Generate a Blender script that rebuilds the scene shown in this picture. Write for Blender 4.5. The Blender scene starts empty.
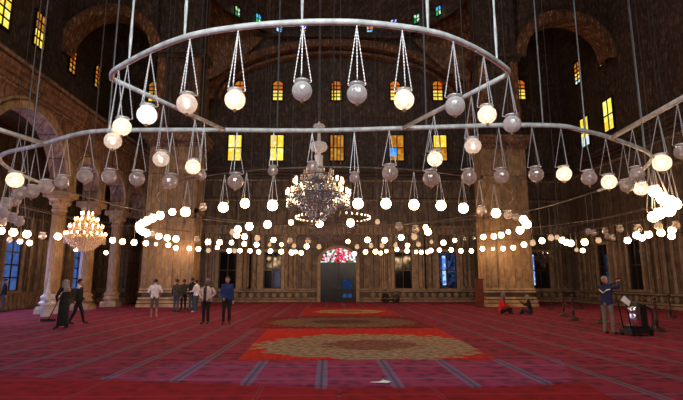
import bpy, bmesh, math, random
from mathutils import Vector, Matrix
random.seed(7)
C = bpy.context.scene.collection
PI = math.pi
SC = bpy.context.scene

# ------------------------------------------------------------------ camera
F = 480.0
TILT = math.atan(82.0/F)
YAW = math.radians(1.6)
EYE = 1.6
cd = bpy.data.cameras.new('camera'); cam = bpy.data.objects.new('camera', cd); C.objects.link(cam)
cd.sensor_width = 36; cd.lens = F/683*36; cd.clip_start = .05; cd.clip_end = 300
cam.location = (0, 0, EYE)
cam.rotation_euler = (PI/2 + TILT, 0, -YAW)
SC.camera = cam
SC.view_settings.view_transform = 'Standard'; SC.view_settings.look = 'None'
SC.view_settings.gamma = 1; SC.view_settings.use_curve_mapping = False
SC.view_settings.exposure = 0.0

w = bpy.data.worlds.new('world'); SC.world = w; w.use_nodes = True
w.node_tree.nodes['Background'].inputs[0].default_value = (.5, .55, .8, 1)
w.node_tree.nodes['Background'].inputs[1].default_value = .01

def area(name, loc, rot, sx, sy, power, col):
    l = bpy.data.lights.new(name, 'AREA'); l.shape = 'RECTANGLE'; l.size = sx; l.size_y = sy
    l.energy = power; l.color = col
    o = bpy.data.objects.new(name, l); C.objects.link(o); o.location = loc; o.rotation_euler = rot
    return o
# cool light added behind the camera as assumed daylight; that wall has no openings
area('assumed_daylight_behind', (-1, -2.6, 8.5), (math.radians(68), 0, 0), 9, 4, 1150, (.90, .96, 1))
# faint light added high over the middle of the hall to lift the dark vaults
area('dome_fill_light', (.8, 18, 30.5), (0, 0, 0), 14, 14, 850, (1, .88, .78))
# daylight through the low windows of the left aisle, the unseen nearer ones assumed
for yy in (12.5, 19.5, 24.8, 29.0):
    area('daylight_left_window', (-18.2, yy, 2.6), (0, math.radians(-90), 0), 2.6, 1.3, 130, (.50, .55, 1))
area('assumed_daylight_left', (-7.5, 1.0, 2.2), (math.radians(75), 0, math.radians(-25)), 2.5, 3, 60, (.62, .6, 1))  # light added near the camera as assumed daylight; no door stands there

def ray(px, py):
    dx = px-341.5; dy = 200-py
    ct, st = math.cos(TILT), math.sin(TILT)
    y = F*ct-dy*st; z = F*st+dy*ct
    return Vector((dx*math.cos(YAW)+y*math.sin(YAW), -dx*math.sin(YAW)+y*math.cos(YAW), z))
def at_z(px, py, z):
    r = ray(px, py); k = (z-EYE)/r.z; return Vector((r.x*k, r.y*k, z))
def at_y(px, py, Y):
    r = ray(px, py); k = Y/r.y; return Vector((r.x*k, Y, EYE+r.z*k))
def at_x(px, py, X):
    r = ray(px, py); k = X/r.x; return Vector((X, r.y*k, EYE+r.z*k))

# ------------------------------------------------------------------ materials
def newmat(name):
    m = bpy.data.materials.new(name); m.use_nodes = True
    nt = m.node_tree; b = nt.nodes['Principled BSDF']
    return m, nt, b
def N(nt, t, **kw):
    n = nt.nodes.new(t)
    for k, v in kw.items(): setattr(n, k, v)
    return n
def plain(name, col, rough=.6, metal=0, noise=.15, scale=8):
    m, nt, b = newmat(name)
    g = N(nt, 'ShaderNodeTexCoord'); no = N(nt, 'ShaderNodeTexNoise'); no.inputs['Scale'].default_value = scale
    nt.links.new(g.outputs['Object'], no.inputs['Vector'])
    r = N(nt, 'ShaderNodeValToRGB')
    r.color_ramp.elements[0].position = .3; r.color_ramp.elements[1].position = .7
    r.color_ramp.elements[0].color = [c*(1-noise) for c in col]+[1]
    r.color_ramp.elements[1].color = [min(1, c*(1+noise)) for c in col]+[1]
    nt.links.new(no.outputs[0], r.inputs[0]); nt.links.new(r.outputs[0], b.inputs['Base Color'])
    b.inputs['Roughness'].default_value = rough; b.inputs['Metallic'].default_value = metal
    return m
def emit(name, col, s):
    m = bpy.data.materials.new(name); m.use_nodes = True; nt = m.node_tree
    nt.nodes.clear(); e = N(nt, 'ShaderNodeEmission'); o = N(nt, 'ShaderNodeOutputMaterial')
    e.inputs[0].default_value = list(col)+[1]; e.inputs[1].default_value = s
    nt.links.new(e.outputs[0], o.inputs[0]); return m
def stone(name, c1, c2, c3, bw=1.3, bh=2.2, joint=.035, streak=1.0, rough=.55, bump=.4, ornate=0.0):
    """veined panelled marble: slabs with dark joints, streaky veins along z"""
    m, nt, b = newmat(name)
    L = nt.links.new
    tc = N(nt, 'ShaderNodeTexCoord'); sp = N(nt, 'ShaderNodeSeparateXYZ'); L(tc.outputs['Object'], sp.inputs[0])
    ad = N(nt, 'ShaderNodeMath', operation='ADD'); L(sp.outputs[0], ad.inputs[0]); L(sp.outputs[1], ad.inputs[1])
    cb = N(nt, 'ShaderNodeCombineXYZ'); L(ad.outputs[0], cb.inputs[0]); L(sp.outputs[2], cb.inputs[1])
    br = N(nt, 'ShaderNodeTexBrick'); L(cb.outputs[0], br.inputs['Vector'])
    br.inputs['Scale'].default_value = 1; br.inputs['Brick Width'].default_value = bw; br.inputs['Row Height'].default_value = bh
    br.inputs['Mortar Size'].default_value = joint; br.inputs['Mortar Smooth'].default_value = .3
    br.inputs['Color1'].default_value = (.75, .75, .75, 1); br.inputs['Color2'].default_value = (1.1, 1.1, 1.1, 1)
    br.inputs['Mortar'].default_value = (.25, .22, .2, 1); br.offset = .5
    mp = N(nt, 'ShaderNodeMapping'); L(tc.outputs['Object'], mp.inputs[0])
    mp.inputs['Scale'].default_value = (2.4*streak, 2.4*streak, 1.15)
    no = N(nt, 'ShaderNodeTexNoise'); no.inputs['Scale'].default_value = 1.6; no.inputs['Detail'].default_value = 10; no.inputs['Distortion'].default_value = .35; no.inputs['Roughness'].default_value = .65
    L(mp.outputs[0], no.inputs['Vector'])
    r = N(nt, 'ShaderNodeValToRGB'); e = r.color_ramp
    e.elements[0].position = .33; e.elements[0].color = list(c1)+[1]
    e.elements[1].position = .68; e.elements[1].color = list(c3)+[1]
    k = e.elements.new(.5); k.color = list(c2)+[1]
    L(no.outputs[0], r.inputs[0])
    mx = N(nt, 'ShaderNodeMixRGB', blend_type='MULTIPLY'); mx.inputs[0].default_value = 1
    L(r.outputs[0], mx.inputs[1]); L(br.outputs[0], mx.inputs[2])
    out = mx.outputs[0]
    if ornate:
        vo = N(nt, 'ShaderNodeTexVoronoi'); vo.inputs['Scale'].default_value = 1.7; vo.feature = 'DISTANCE_TO_EDGE'
        L(cb.outputs[0], vo.inputs['Vector'])
        wv = N(nt, 'ShaderNodeTexWave'); wv.inputs['Scale'].default_value = 1.1; wv.inputs['Distortion'].default_value = 9
        wv.inputs['Detail'].default_value = 3; L(cb.outputs[0], wv.inputs['Vector'])
        mu = N(nt, 'ShaderNodeMath', operation='MULTIPLY'); L(vo.outputs[0], mu.inputs[0]); mu.inputs[1].default_value = 4
        m2 = N(nt, 'ShaderNodeMath', operation='MULTIPLY'); L(mu.outputs[0], m2.inputs[0]); L(wv.outputs[0], m2.inputs[1])
        r2 = N(nt, 'ShaderNodeValToRGB'); r2.color_ramp.elements[0].color = (.45, .4, .4, 1); r2.color_ramp.elements[1].color = (1.6, 1.45, 1.3, 1)
        L(m2.outputs[0], r2.inputs[0])
        m3 = N(nt, 'ShaderNodeMixRGB', blend_type='MULTIPLY'); m3.inputs[0].default_value = ornate
        L(out, m3.inputs[1]); L(r2.outputs[0], m3.inputs[2]); out = m3.outputs[0]
    L(out, b.inputs['Base Color'])
    b.inputs['Roughness'].default_value = rough
    bp = N(nt, 'ShaderNodeBump'); bp.inputs['Strength'].default_value = bump; bp.inputs['Distance'].default_value = .05
    L(br.outputs['Fac'], bp.inputs['Height']); bp.invert = True; L(bp.outputs[0], b.inputs['Normal'])
    return m

M = {}
M['wall'] = stone('brown_marble', (.07, .046, .03), (.14, .094, .062), (.24, .165, .11), .85, 4.3, .04)
M['pier'] = stone('honey_marble', (.25, .15, .075), (.44, .28, .15), (.64, .43, .25), 1.07, 4.4, .018)
M['column'] = stone('column_marble', (.24, .125, .055), (.40, .225, .105), (.56, .35, .18), 50, 50, 0.0, rough=.4)
M['pierbase'] = plain('honey_marble_base', (.50, .34, .19), .45, 0, .4, 2.5)
M['dado'] = plain('brown_marble_dado', (.27, .185, .12), .5, 0, .4, 2.5)
M['spandrel'] = stone('carved_sandstone', (.15, .08, .045), (.33, .19, .115), (.50, .31, .20), 1.5, 1.0, .03, ornate=.6)
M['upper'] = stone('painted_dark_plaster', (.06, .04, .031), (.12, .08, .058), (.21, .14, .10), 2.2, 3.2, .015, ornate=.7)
M['gilt'] = stone('gilded_ornament', (.22, .10, .05), (.45, .22, .105), (.68, .37, .18), 30, 30, .0, ornate=.9)
M['trim'] = plain('carved_marble_trim', (.40, .26, .15), .5, 0, .35, 3)
M['darktrim'] = plain('brown_stone_trim', (.085, .055, .036), .5, 0, .4, 3)
M['bluestone'] = plain('white_marble_base', (.55, .52, .53), .4, 0, .3, 4)
M['metal'] = plain('painted_hoop_metal', (.74, .78, .74), .5, .05, .25, 6)
M['oldmetal'] = plain('aged_hoop_metal', (.16, .13, .115), .5, .5, .3, 5)
M['chain'] = plain('bright_chain_metal', (.72, .70, .68), .35, .4, .15, 30)
M['wire'] = plain('grey_steel_wire', (.17, .16, .155), .5, .6, .2, 3)
M['brass'] = plain('brass', (.62, .42, .18), .3, .9, .2, 20)
M['black'] = plain('black_plastic', (.012, .012, .014), .5)
M['darkwood'] = plain('dark_polished_wood', (.045, .018, .010), .4, 0, .4, 4)
M['redwood'] = plain('reddish_wood', (.14, .035, .015), .4, 0, .4, 4)
M['doorwood'] = plain('blue_black_door', (.008, .011, .024), .3, 0, .3, 5)
M['frame'] = plain('pale_stone_frame', (.32, .22, .14), .5, 0, .3, 3)
M['lead'] = plain('black_leading', (.012, .008, .006), .6)
M['chrome'] = plain('brushed_steel', (.8, .8, .82), .2, 1, .05, 10)
M['paper'] = plain('paper_and_sunspot_white', (.85, .86, .92), .6, 0, .03)  # also colours the sun spot laid on the carpet
M['rope'] = plain('dark_red_rope', (.12, .02, .02), .8)

# lit glass
M['lit'] = emit('glowing_globe', (1, .62, .31), 29)
M['litdim'] = emit('faint_globe', (1, .62, .34), .8)
M['bulb'] = emit('hot_bulb', (1, .78, .55), 22)
M['bulbcool'] = emit('cool_bulb', (.86, .92, 1), 19)
M['bulbweak'] = emit('weak_bulb', (1, .76, .56), 9)
M['candle'] = emit('candle_flame_bulb', (1, .70, .40), 26)
def glassmat(name, tint, alpha, spec_rough=.12, gloss=.12):
    m = bpy.data.materials.new(name); m.use_nodes = True; nt = m.node_tree; nt.nodes.clear(); L = nt.links.new
    out = N(nt, 'ShaderNodeOutputMaterial')
    tr = N(nt, 'ShaderNodeBsdfTransparent'); tr.inputs[0].default_value = (.93, .9, .88, 1)
    df = N(nt, 'ShaderNodeBsdfDiffuse'); df.inputs[0].default_value = list(tint)+[1]
    tl = N(nt, 'ShaderNodeBsdfTranslucent'); tl.inputs[0].default_value = list(tint)+[1]
    gl = N(nt, 'ShaderNodeBsdfGlossy'); gl.inputs[0].default_value = (.9, .9, .9, 1); gl.inputs['Roughness'].default_value = spec_rough
    m1 = N(nt, 'ShaderNodeMixShader'); m1.inputs[0].default_value = .5; L(df.outputs[0], m1.inputs[1]); L(tl.outputs[0], m1.inputs[2])
    # cut glass: fine vertical flutes and facets vary how frosted it is
    tc = N(nt, 'ShaderNodeTexCoord'); vo = N(nt, 'ShaderNodeTexVoronoi'); vo.inputs['Scale'].default_value = 3.2; L(tc.outputs['Object'], vo.inputs['Vector'])
    lw = N(nt, 'ShaderNodeLayerWeight'); lw.inputs[0].default_value = .45
    mr = N(nt, 'ShaderNodeMapRange'); mr.inputs['To Min'].default_value = alpha*.85; mr.inputs['To Max'].default_value = min(1, alpha*1.2)
    L(vo.outputs['Distance'], mr.inputs[0])
    ad = N(nt, 'ShaderNodeMath', operation='ADD'); ad.use_clamp = True; L(mr.outputs[0], ad.inputs[0])
    ml = N(nt, 'ShaderNodeMath', operation='MULTIPLY'); L(lw.outputs['Facing'], ml.inputs[0]); ml.inputs[1].default_value = .45; L(ml.outputs[0], ad.inputs[1])
    m2 = N(nt, 'ShaderNodeMixShader'); L(ad.outputs[0], m2.inputs[0]); L(tr.outputs[0], m2.inputs[1]); L(m1.outputs[0], m2.inputs[2])
    m3 = N(nt, 'ShaderNodeMixShader'); m3.inputs[0].default_value = gloss; L(m2.outputs[0], m3.inputs[1]); L(gl.outputs[0], m3.inputs[2])
    bp = N(nt, 'ShaderNodeBump'); bp.inputs['Strength'].default_value = .25; bp.inputs['Distance'].default_value = .05
    L(vo.outputs['Distance'], bp.inputs['Height']); L(bp.outputs[0], gl.inputs['Normal'])
    L(m3.outputs[0], out.inputs[0]); return m
M['glass'] = glassmat('frosted_cut_glass', (1, .99, .97), .66, .2)
M['frost'] = glassmat('softly_lit_frosted_glass', (.95, .9, .86), .72)
M['clear'] = glassmat('clear_brownish_glass', (.97, .88, .82), .32, .1, .18)
M['crystal'] = glassmat('crystal', (.42, .45, .56), .5, .05, .4)
M['smoky'] = glassmat('smoky_crystal', (.30, .26, .25), .35, .08, .2)
M['warmcrystal'] = glassmat('warm_crystal', (.9, .75, .6), .5, .08)

def carpet(name, base, dark, line, pitch=1.2, x0=0.0, linew=.09):
    m, nt, b = newmat(name); L = nt.links.new
    tc = N(nt, 'ShaderNodeTexCoord'); sp = N(nt, 'ShaderNodeSeparateXYZ'); L(tc.outputs['Object'], sp.inputs[0])
    def math_(op, a, bb=None):
        n = N(nt, 'ShaderNodeMath', operation=op)
        for i, v in enumerate((a, bb)):
            if v is None: continue
            if isinstance(v, (int, float)): n.inputs[i].default_value = v
            else: L(v, n.inputs[i])
        return n.outputs[0]
    u = math_('ADD', sp.outputs[0], -x0)
    fr = math_('FRACT', math_('DIVIDE', math_('ADD', u, 600*pitch), pitch))
    d = math_('ABSOLUTE', math_('SUBTRACT', fr, .5))          # .5 at the seam
    seam = math_('GREATER_THAN', d, .5-linew/pitch)
    core = math_('GREATER_THAN', d, .5-.25*linew/pitch)
    vo = N(nt, 'ShaderNodeTexVoronoi'); vo.inputs['Scale'].default_value = 3.6; L(tc.outputs['Object'], vo.inputs['Vector'])
    no = N(nt, 'ShaderNodeTexNoise'); no.inputs['Scale'].default_value = 5; no.inputs['Detail'].default_value = 6; L(tc.outputs['Object'], no.inputs['Vector'])
    # prayer niches: one cell every 1.2 m along y
    fy = math_('FRACT', math_('DIVIDE', math_('ADD', sp.outputs[1], 600), 1.2))
    dy = math_('ABSOLUTE', math_('SUBTRACT', fy, .5))
    cross = math_('GREATER_THAN', dy, .465)
    r = N(nt, 'ShaderNodeValToRGB'); r.color_ramp.elements[0].position = .35; r.color_ramp.elements[1].position = .65
    r.color_ramp.elements[0].color = list(dark)+[1]; r.color_ramp.elements[1].color = list(base)+[1]
    L(math_('MULTIPLY', math_('ADD', no.outputs[0], math_('MULTIPLY', vo.outputs['Distance'], 1.0)), .6), r.inputs[0])
    mA = N(nt, 'ShaderNodeMixRGB'); L(math_('MULTIPLY', cross, .45), mA.inputs[0]); L(r.outputs[0], mA.inputs[1]); mA.inputs[2].default_value = list(line)+[1]
    mB = N(nt, 'ShaderNodeMixRGB'); L(math_('MULTIPLY', seam, .6), mB.inputs[0]); L(mA.outputs[0], mB.inputs[1]); mB.inputs[2].default_value = list(line)+[1]
    mC = N(nt, 'ShaderNodeMixRGB'); L(math_('MULTIPLY', core, .6), mC.inputs[0]); L(mB.outputs[0], mC.inputs[1]); mC.inputs[2].default_value = [c*.25 for c in line]+[1]
    L(mC.outputs[0], b.inputs['Base Color']); b.inputs['Roughness'].default_value = .95
    b.inputs['Specular IOR Level'].default_value = .1
    bp = N(nt, 'ShaderNodeBump'); bp.inputs['Strength'].default_value = .3; bp.inputs['Distance'].default_value = .01
    L(no.outputs[0], bp.inputs['Height']); L(bp.outputs[0], b.inputs['Normal'])
    return m
def rugmat(name, red, red2, beige, brown, cx, cy, rx, ry):
    """red rug with a scalloped medallion; coordinates are those of the rug itself"""
    m, nt, b = newmat(name); L = nt.links.new
    tc = N(nt, 'ShaderNodeTexCoord'); mp = N(nt, 'ShaderNodeMapping'); L(tc.outputs['Object'], mp.inputs[0])
    mp.vector_type = 'POINT'
    mp.inputs['Location'].default_value = (-cx/rx, -cy/ry, 0); mp.inputs['Scale'].default_value = (1/rx, 1/ry, 0)
    ln = N(nt, 'ShaderNodeVectorMath', operation='LENGTH'); L(mp.outputs[0], ln.inputs[0])
    no = N(nt, 'ShaderNodeTexNoise'); no.inputs['Scale'].default_value = 2.2; no.inputs['Detail'].default_value = 5; L(tc.outputs['Object'], no.inputs['Vector'])
    wv = N(nt, 'ShaderNodeTexVoronoi'); wv.inputs['Scale'].default_value = 2.6; L(tc.outputs['Object'], wv.inputs['Vector'])
    a = N(nt, 'ShaderNodeMath', operation='MULTIPLY_ADD'); L(wv.outputs['Distance'], a.inputs[0]); a.inputs[1].default_value = .28; L(ln.outputs['Value'], a.inputs[2])
    r = N(nt, 'ShaderNodeValToRGB'); e = r.color_ramp; e.interpolation = 'LINEAR'
    pts = [(.0, beige), (.10, beige), (.16, brown), (.50, brown), (.60, beige), (1.06, beige), (1.10, red), (1.4, red)]
    e.elements[0].position = 0; e.elements[0].color = list(beige)+[1]
    e.elements[1].position = 1; e.elements[1].color = list(red)+[1]
    for p, c in pts[1:-1]:
        k = e.elements.new(p/1.4); k.color = list(c)+[1]
    dv = N(nt, 'ShaderNodeMath', operation='DIVIDE'); L(a.outputs[0], dv.inputs[0]); dv.inputs[1].default_value = 1.4
    L(dv.outputs[0], r.inputs[0])
    r2 = N(nt, 'ShaderNodeValToRGB'); r2.color_ramp.elements[0].position = .4; r2.color_ramp.elements[1].position = .62
    r2.color_ramp.elements[0].color = (.55, .42, .42, 1); r2.color_ramp.elements[1].color = (1.15, 1.1, 1.05, 1)
    n2 = N(nt, 'ShaderNodeTexNoise'); n2.inputs['Scale'].default_value = 7; n2.inputs['Detail'].default_value = 4; L(tc.outputs['Object'], n2.inputs['Vector'])
    L(n2.outputs[0], r2.inputs[0])
    mx = N(nt, 'ShaderNodeMixRGB', blend_type='MULTIPLY'); mx.inputs[0].default_value = .9
    L(r.outputs[0], mx.inputs[1]); L(r2.outputs[0], mx.inputs[2])
    L(mx.outputs[0], b.inputs['Base Color']); b.inputs['Roughness'].default_value = .95; b.inputs['Specular IOR Level'].default_value = .1
    return m
def stained(name, cols, s, seed=0):
    """lit coloured glass, one colour per small pane"""
    m = bpy.data.materials.new(name); m.use_nodes = True; nt = m.node_tree; nt.nodes.clear(); L = nt.links.new
    o = N(nt, 'ShaderNodeOutputMaterial'); e = N(nt, 'ShaderNodeEmission'); L(e.outputs[0], o.inputs[0])
    tc = N(nt, 'ShaderNodeTexCoord'); vo = N(nt, 'ShaderNodeTexVoronoi'); vo.inputs['Scale'].default_value = 3.5
    mp = N(nt, 'ShaderNodeMapping'); mp.inputs['Location'].default_value = (seed*1.7, seed*.9, seed*2.3)
    L(tc.outputs['Object'], mp.inputs[0]); L(mp.outputs[0], vo.inputs['Vector'])
    sp = N(nt, 'ShaderNodeSeparateColor'); L(vo.outputs['Color'], sp.inputs[0])
    r = N(nt, 'ShaderNodeValToRGB'); r.color_ramp.interpolation = 'CONSTANT'
    el = r.color_ramp.elements
    el[0].position = 0; el[0].color = list(cols[0])+[1]
    el[1].position = (len(cols)-1)/len(cols); el[1].color = list(cols[-1])+[1]
    for i in range(1, len(cols)-1):
        k = el.new(i/len(cols)); k.color = list(cols[i])+[1]
    L(sp.outputs[0], r.inputs[0]); L(r.outputs[0], e.inputs[0]); e.inputs[1].default_value = s
    return m

# ------------------------------------------------------------------ mesh helpers
class MB:
    def __init__(s): s.v = []; s.f = []; s.m = []; s.cur = 0
    def add(s, vs, fs):
        n = len(s.v); s.v += [tuple(v) for v in vs]
        for f in fs: s.f.append([i+n for i in f]); s.m.append(s.cur)
    def box(s, x0, x1, y0, y1, z0, z1):
        s.add([(x0,y0,z0),(x1,y0,z0),(x1,y1,z0),(x0,y1,z0),(x0,y0,z1),(x1,y0,z1),(x1,y1,z1),(x0,y1,z1)],
              [(0,3,2,1),(4,5,6,7),(0,1,5,4),(1,2,6,5),(2,3,7,6),(3,0,4,7)])
    def tube(s, pts, r, n=8, closed=False, cap=True):
        pts = [Vector(p) for p in pts]; k = len(pts)
        rr = r if isinstance(r, (list, tuple)) else [r]*k
        base = len(s.v); up0 = None; vs = []
        for i, p in enumerate(pts):
            if closed: t = pts[(i+1) % k]-pts[i-1]
            else: t = pts[min(i+1, k-1)]-pts[max(i-1, 0)]
            t.normalize()
            if up0 is None:
                up0 = Vector((0,0,1)) if abs(t.z) < .9 else Vector((1,0,0))
            a = t.cross(up0)
            if a.length < 1e-4: a = t.cross(Vector((.3,.9,.1)))
            a.normalize(); b = a.cross(t); b.normalize(); up0 = b
            for j in range(n):
                q = 2*PI*j/n; vs.append(p+(a*math.cos(q)+b*math.sin(q))*rr[i])
        fs = []
        for i in range(k if closed else k-1):
            for j in range(n):
                a0 = i*n+j; a1 = i*n+(j+1) % n; b0 = ((i+1) % k)*n+j; b1 = ((i+1) % k)*n+(j+1) % n
                fs.append((a0, b0, b1, a1))
        if cap and not closed:
            fs.append(tuple(range(n))); fs.append(tuple(range((k-1)*n, k*n))[::-1])
        s.add(vs, fs)
    def lathe(s, prof, n=16, c=(0,0,0), sx=1, sy=1):
        vs = []; fs = []
        for r, z in prof:
            for j in range(n):
                q = 2*PI*j/n; vs.append((c[0]+r*math.cos(q)*sx, c[1]+r*math.sin(q)*sy, c[2]+z))
        for i in range(len(prof)-1):
            for j in range(n):
                fs.append((i*n+j, i*n+(j+1) % n, (i+1)*n+(j+1) % n, (i+1)*n+j))
        fs.append(tuple(range(n))[::-1]); fs.append(tuple(range((len(prof)-1)*n, len(prof)*n)))
        s.add(vs, fs)
    def sphere(s, c, r, n=12, k=8, sc=(1,1,1)):
        prof = [(max(1e-3, math.sin(PI*i/k)), -math.cos(PI*i/k)) for i in range(k+1)]
        vs = []; fs = []
        for a, z in prof:
            for j in range(n):
                q = 2*PI*j/n; vs.append((c[0]+a*math.cos(q)*r*sc[0], c[1]+a*math.sin(q)*r*sc[1], c[2]+z*r*sc[2]))
        for i in range(k):
            for j in range(n): fs.append((i*n+j, i*n+(j+1) % n, (i+1)*n+(j+1) % n, (i+1)*n+j))
        s.add(vs, fs)
    def prism(s, pts, y0, y1, axis='y'):
        """polygon in (a,z) extruded along an axis"""
        n = len(pts)
        def q(a, z, t): return (a, t, z) if axis == 'y' else (t, a, z)
        vs = [q(a, z, y0) for a, z in pts]+[q(a, z, y1) for a, z in pts]
        fs = [tuple(range(n)), tuple(range(n, 2*n))[::-1]]+[(i, (i+1) % n+0, (i+1) % n+n, i+n) for i in range(n)]
        s.add(vs, fs)
    def slab(s, pts, z0, z1):
        n = len(pts); vs = [(x, y, z0) for x, y in pts]+[(x, y, z1) for x, y in pts]
        s.add(vs, [tuple(range(n))[::-1], tuple(range(n, 2*n))]+[(i, (i+1) % n, (i+1) % n+n, i+n) for i in range(n)])
    def build(s, name, mats, parent=None, smooth=False, loc=None):
        me = bpy.data.meshes.new(name); me.from_pydata(s.v, [], s.f)
        if not isinstance(mats, (list, tuple)): mats = [mats]
        for m in mats: me.materials.append(m)
        me.polygons.foreach_set('material_index', s.m)
        if smooth: me.polygons.foreach_set('use_smooth', [True]*len(me.polygons))
        me.validate(); bm = bmesh.new(); bm.from_mesh(me); bmesh.ops.recalc_face_normals(bm, faces=bm.faces); bm.to_mesh(me); bm.free()
        o = bpy.data.objects.new(name, me); C.objects.link(o)
        if parent: o.parent = parent
        if loc: o.location = loc
        return o
def tag(o, label, cat, group=None):
    o['label'] = label; o['category'] = cat
    if group: o['group'] = group
    return o
def thing(name, label, cat, loc=(0,0,0), rz=0, group=None):
    o = bpy.data.objects.new(name, None); C.objects.link(o); o.location = loc; o.rotation_euler = (0,0,rz)
    o.empty_display_size = .2
    return tag(o, label, cat, group)
def struct(o):
    o['kind'] = 'structure'; return o

CX = .83            # axis of the room
XL, XR = -18.7, 20.3
YB = 40.0
ZC = 11.2           # gallery cornice
XA = -13.9          # face of the left arcade

# ------------------------------------------------------------------ the shell
def build_shell():
    b = MB(); b.box(XL-1, XR+1, -4, YB+2, -.2, 0)
    struct(b.build('floor', carpet('prayer_carpet', (.25, .018, .044), (.085, .009, .026), (.17, .115, .15), 1.2, -.1)))
    # back wall with its lower storey standing proud of the upper one
    b = MB(); b.box(XL-1, XR+1, YB, YB+1.5, 0, ZC-.3)
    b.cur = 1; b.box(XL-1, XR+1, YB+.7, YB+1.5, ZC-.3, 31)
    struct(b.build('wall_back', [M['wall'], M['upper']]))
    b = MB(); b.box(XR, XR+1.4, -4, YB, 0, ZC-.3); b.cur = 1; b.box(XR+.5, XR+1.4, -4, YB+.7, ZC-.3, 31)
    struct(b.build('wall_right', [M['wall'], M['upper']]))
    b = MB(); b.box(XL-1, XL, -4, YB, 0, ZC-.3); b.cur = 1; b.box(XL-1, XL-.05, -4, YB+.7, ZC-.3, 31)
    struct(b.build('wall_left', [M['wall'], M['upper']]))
    b = MB(); b.box(XL-1, XR+1.4, -4.6, -4, 0, 31); struct(b.build('wall_front', M['wall']))
    b = MB(); b.box(XL-1, XR+1.4, -4.6, YB+1.5, 31, 31.4); struct(b.build('ceiling', M['upper']))
    # cornices
    b = MB()
    for k, (dz, pr) in enumerate([(-.75, .12), (-.5, .25), (-.25, .42), (-.05, .6)]):
        b.box(XL, XR, YB-pr, YB+.75, ZC+dz-.2, ZC+dz)
        b.box(XR-pr, XR+.6, -4, YB-pr, ZC+dz-.2, ZC+dz)
    struct(b.build('trim_1', M['darktrim']))
    # dado, string courses and pilasters of the back wall
    b = MB()
    def course(z0, z1, pr):
        for x0, x1 in ((XL, CX-1.75), (CX+1.75, XR)):
            b.box(x0, x1, YB-pr, YB+.02, z0, z1)
    b.cur = 1; course(.18, .23, .12); course(.34, .80, .10); course(.92, .97, .10); b.cur = 0; course(0, .18, .34); course(.23, .34, .28); course(.80, .92, .28); course(.97, 1.07, .22)  # dark material in the dado recesses stands in for their shade
    x = XL+.7
    while x < XR-.5:                                   # carved roundels of the dado
        if abs(x-CX) > 2.3:
            b.prism([(x+.19*math.cos(q*PI/4), .56+.19*math.sin(q*PI/4)) for q in range(8)], YB-.22, YB-.1)
        x += .62
    struct(b.build('baseboard_back', [M['dado'], M['darktrim']])); b = MB()
    for z0, z1, pr in ((5.5, 5.62, .14), (5.62, 6.1, .08), (6.1, 6.25, .2), (8.3, 8.42, .1), (10.0, 10.15, .12)):
        b.box(XL, XR, YB-pr, YB+.02, z0, z1)
    for xc in WX:
        for s in (-1, 1):
            for k, (d, wd) in enumerate(((1.02, .22), (1.45, .13), (1.78, .13))):
                xx = xc+s*d
                if abs(xx-CX) < 1.9: continue
                b.box(xx-wd, xx+wd, YB-.12-.04*(k == 0), YB+.02, 1.05, 5.5)
                b.box(xx-wd-.05, xx+wd+.05, YB-.2, YB+.02, 5.3, 5.5); b.box(xx-wd-.05, xx+wd+.05, YB-.2, YB+.02, 1.05, 1.22)
    struct(b.build('trim_20', M['trimwall']))
    b = MB()
    b.box(XR-.34, XR, 0, YB-.3, 0, .18); b.box(XR-.28, XR, 0, YB-.3, .23, .34); b.box(XR-.28, XR, 0, YB-.3, .80, .90)
    y = 10.3
    while y < 39: b.prism([(y+.19*math.cos(q*PI/4), .56+.19*math.sin(q*PI/4)) for q in range(8)], XR-.22, XR-.1, 'x'); y += .62
    b.cur = 1; b.box(XR-.12, XR, 0, YB-.3, .18, .23); b.box(XR-.10, XR, 0, YB-.3, .34, .80); b.box(XR-.12, XR, 0, YB-.3, .90, .94)  # recess bands painted dark as if shaded
    struct(b.build('baseboard_right', [M['dado'], M['darktrim']])); b = MB()
    for z0, z1, pr in ((5.5, 5.62, .14), (6.1, 6.25, .2), (8.3, 8.42, .1), (10.0, 10.15, .12)): b.box(XR-pr, XR, 0, YB-.3, z0, z1)
    y = 14.0
    while y < 39:
        if min(abs(y-q) for q in (34.9, 31.2)) > 1.0: b.box(XR-.14, XR, y-.15, y+.15, .94, 5.5)
        y += .72
    struct(b.build('trim_21', M['trimwall']))
    b = MB()
    b.box(XL, XL+.3, 0, YB-.3, 0, .2); b.box(XL, XL+.14, 0, YB-.3, .2, .85); b.box(XL, XL+.22, 0, YB-.3, .85, .97)
    for z0, z1, pr in ((5.5, 5.62, .14), (6.1, 6.25, .2)): b.box(XL, XL+pr, 0, YB-.3, z0, z1)
    y = 10.0
    while y < 39:
        if min(abs(y-q) for q in LWY) > 1.0: b.box(XL, XL+.14, y-.16, y+.16, .97, 5.5)
        y += .9
    struct(b.build('baseboard_left', M['trimwall']))
M['trimwall'] = stone('carved_brown_marble', (.14, .09, .055), (.29, .195, .12), (.46, .32, .205), .38, 4.4, .035)
WX = [-8.2, -4.55, 6.2, 9.9, 17.7]
LWY = [29.0, 33.2, 36.6, 24.8, 19.5, 12.5]  # left aisle windows; the nearer ones, out of view, are assumed
build_shell()

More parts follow.
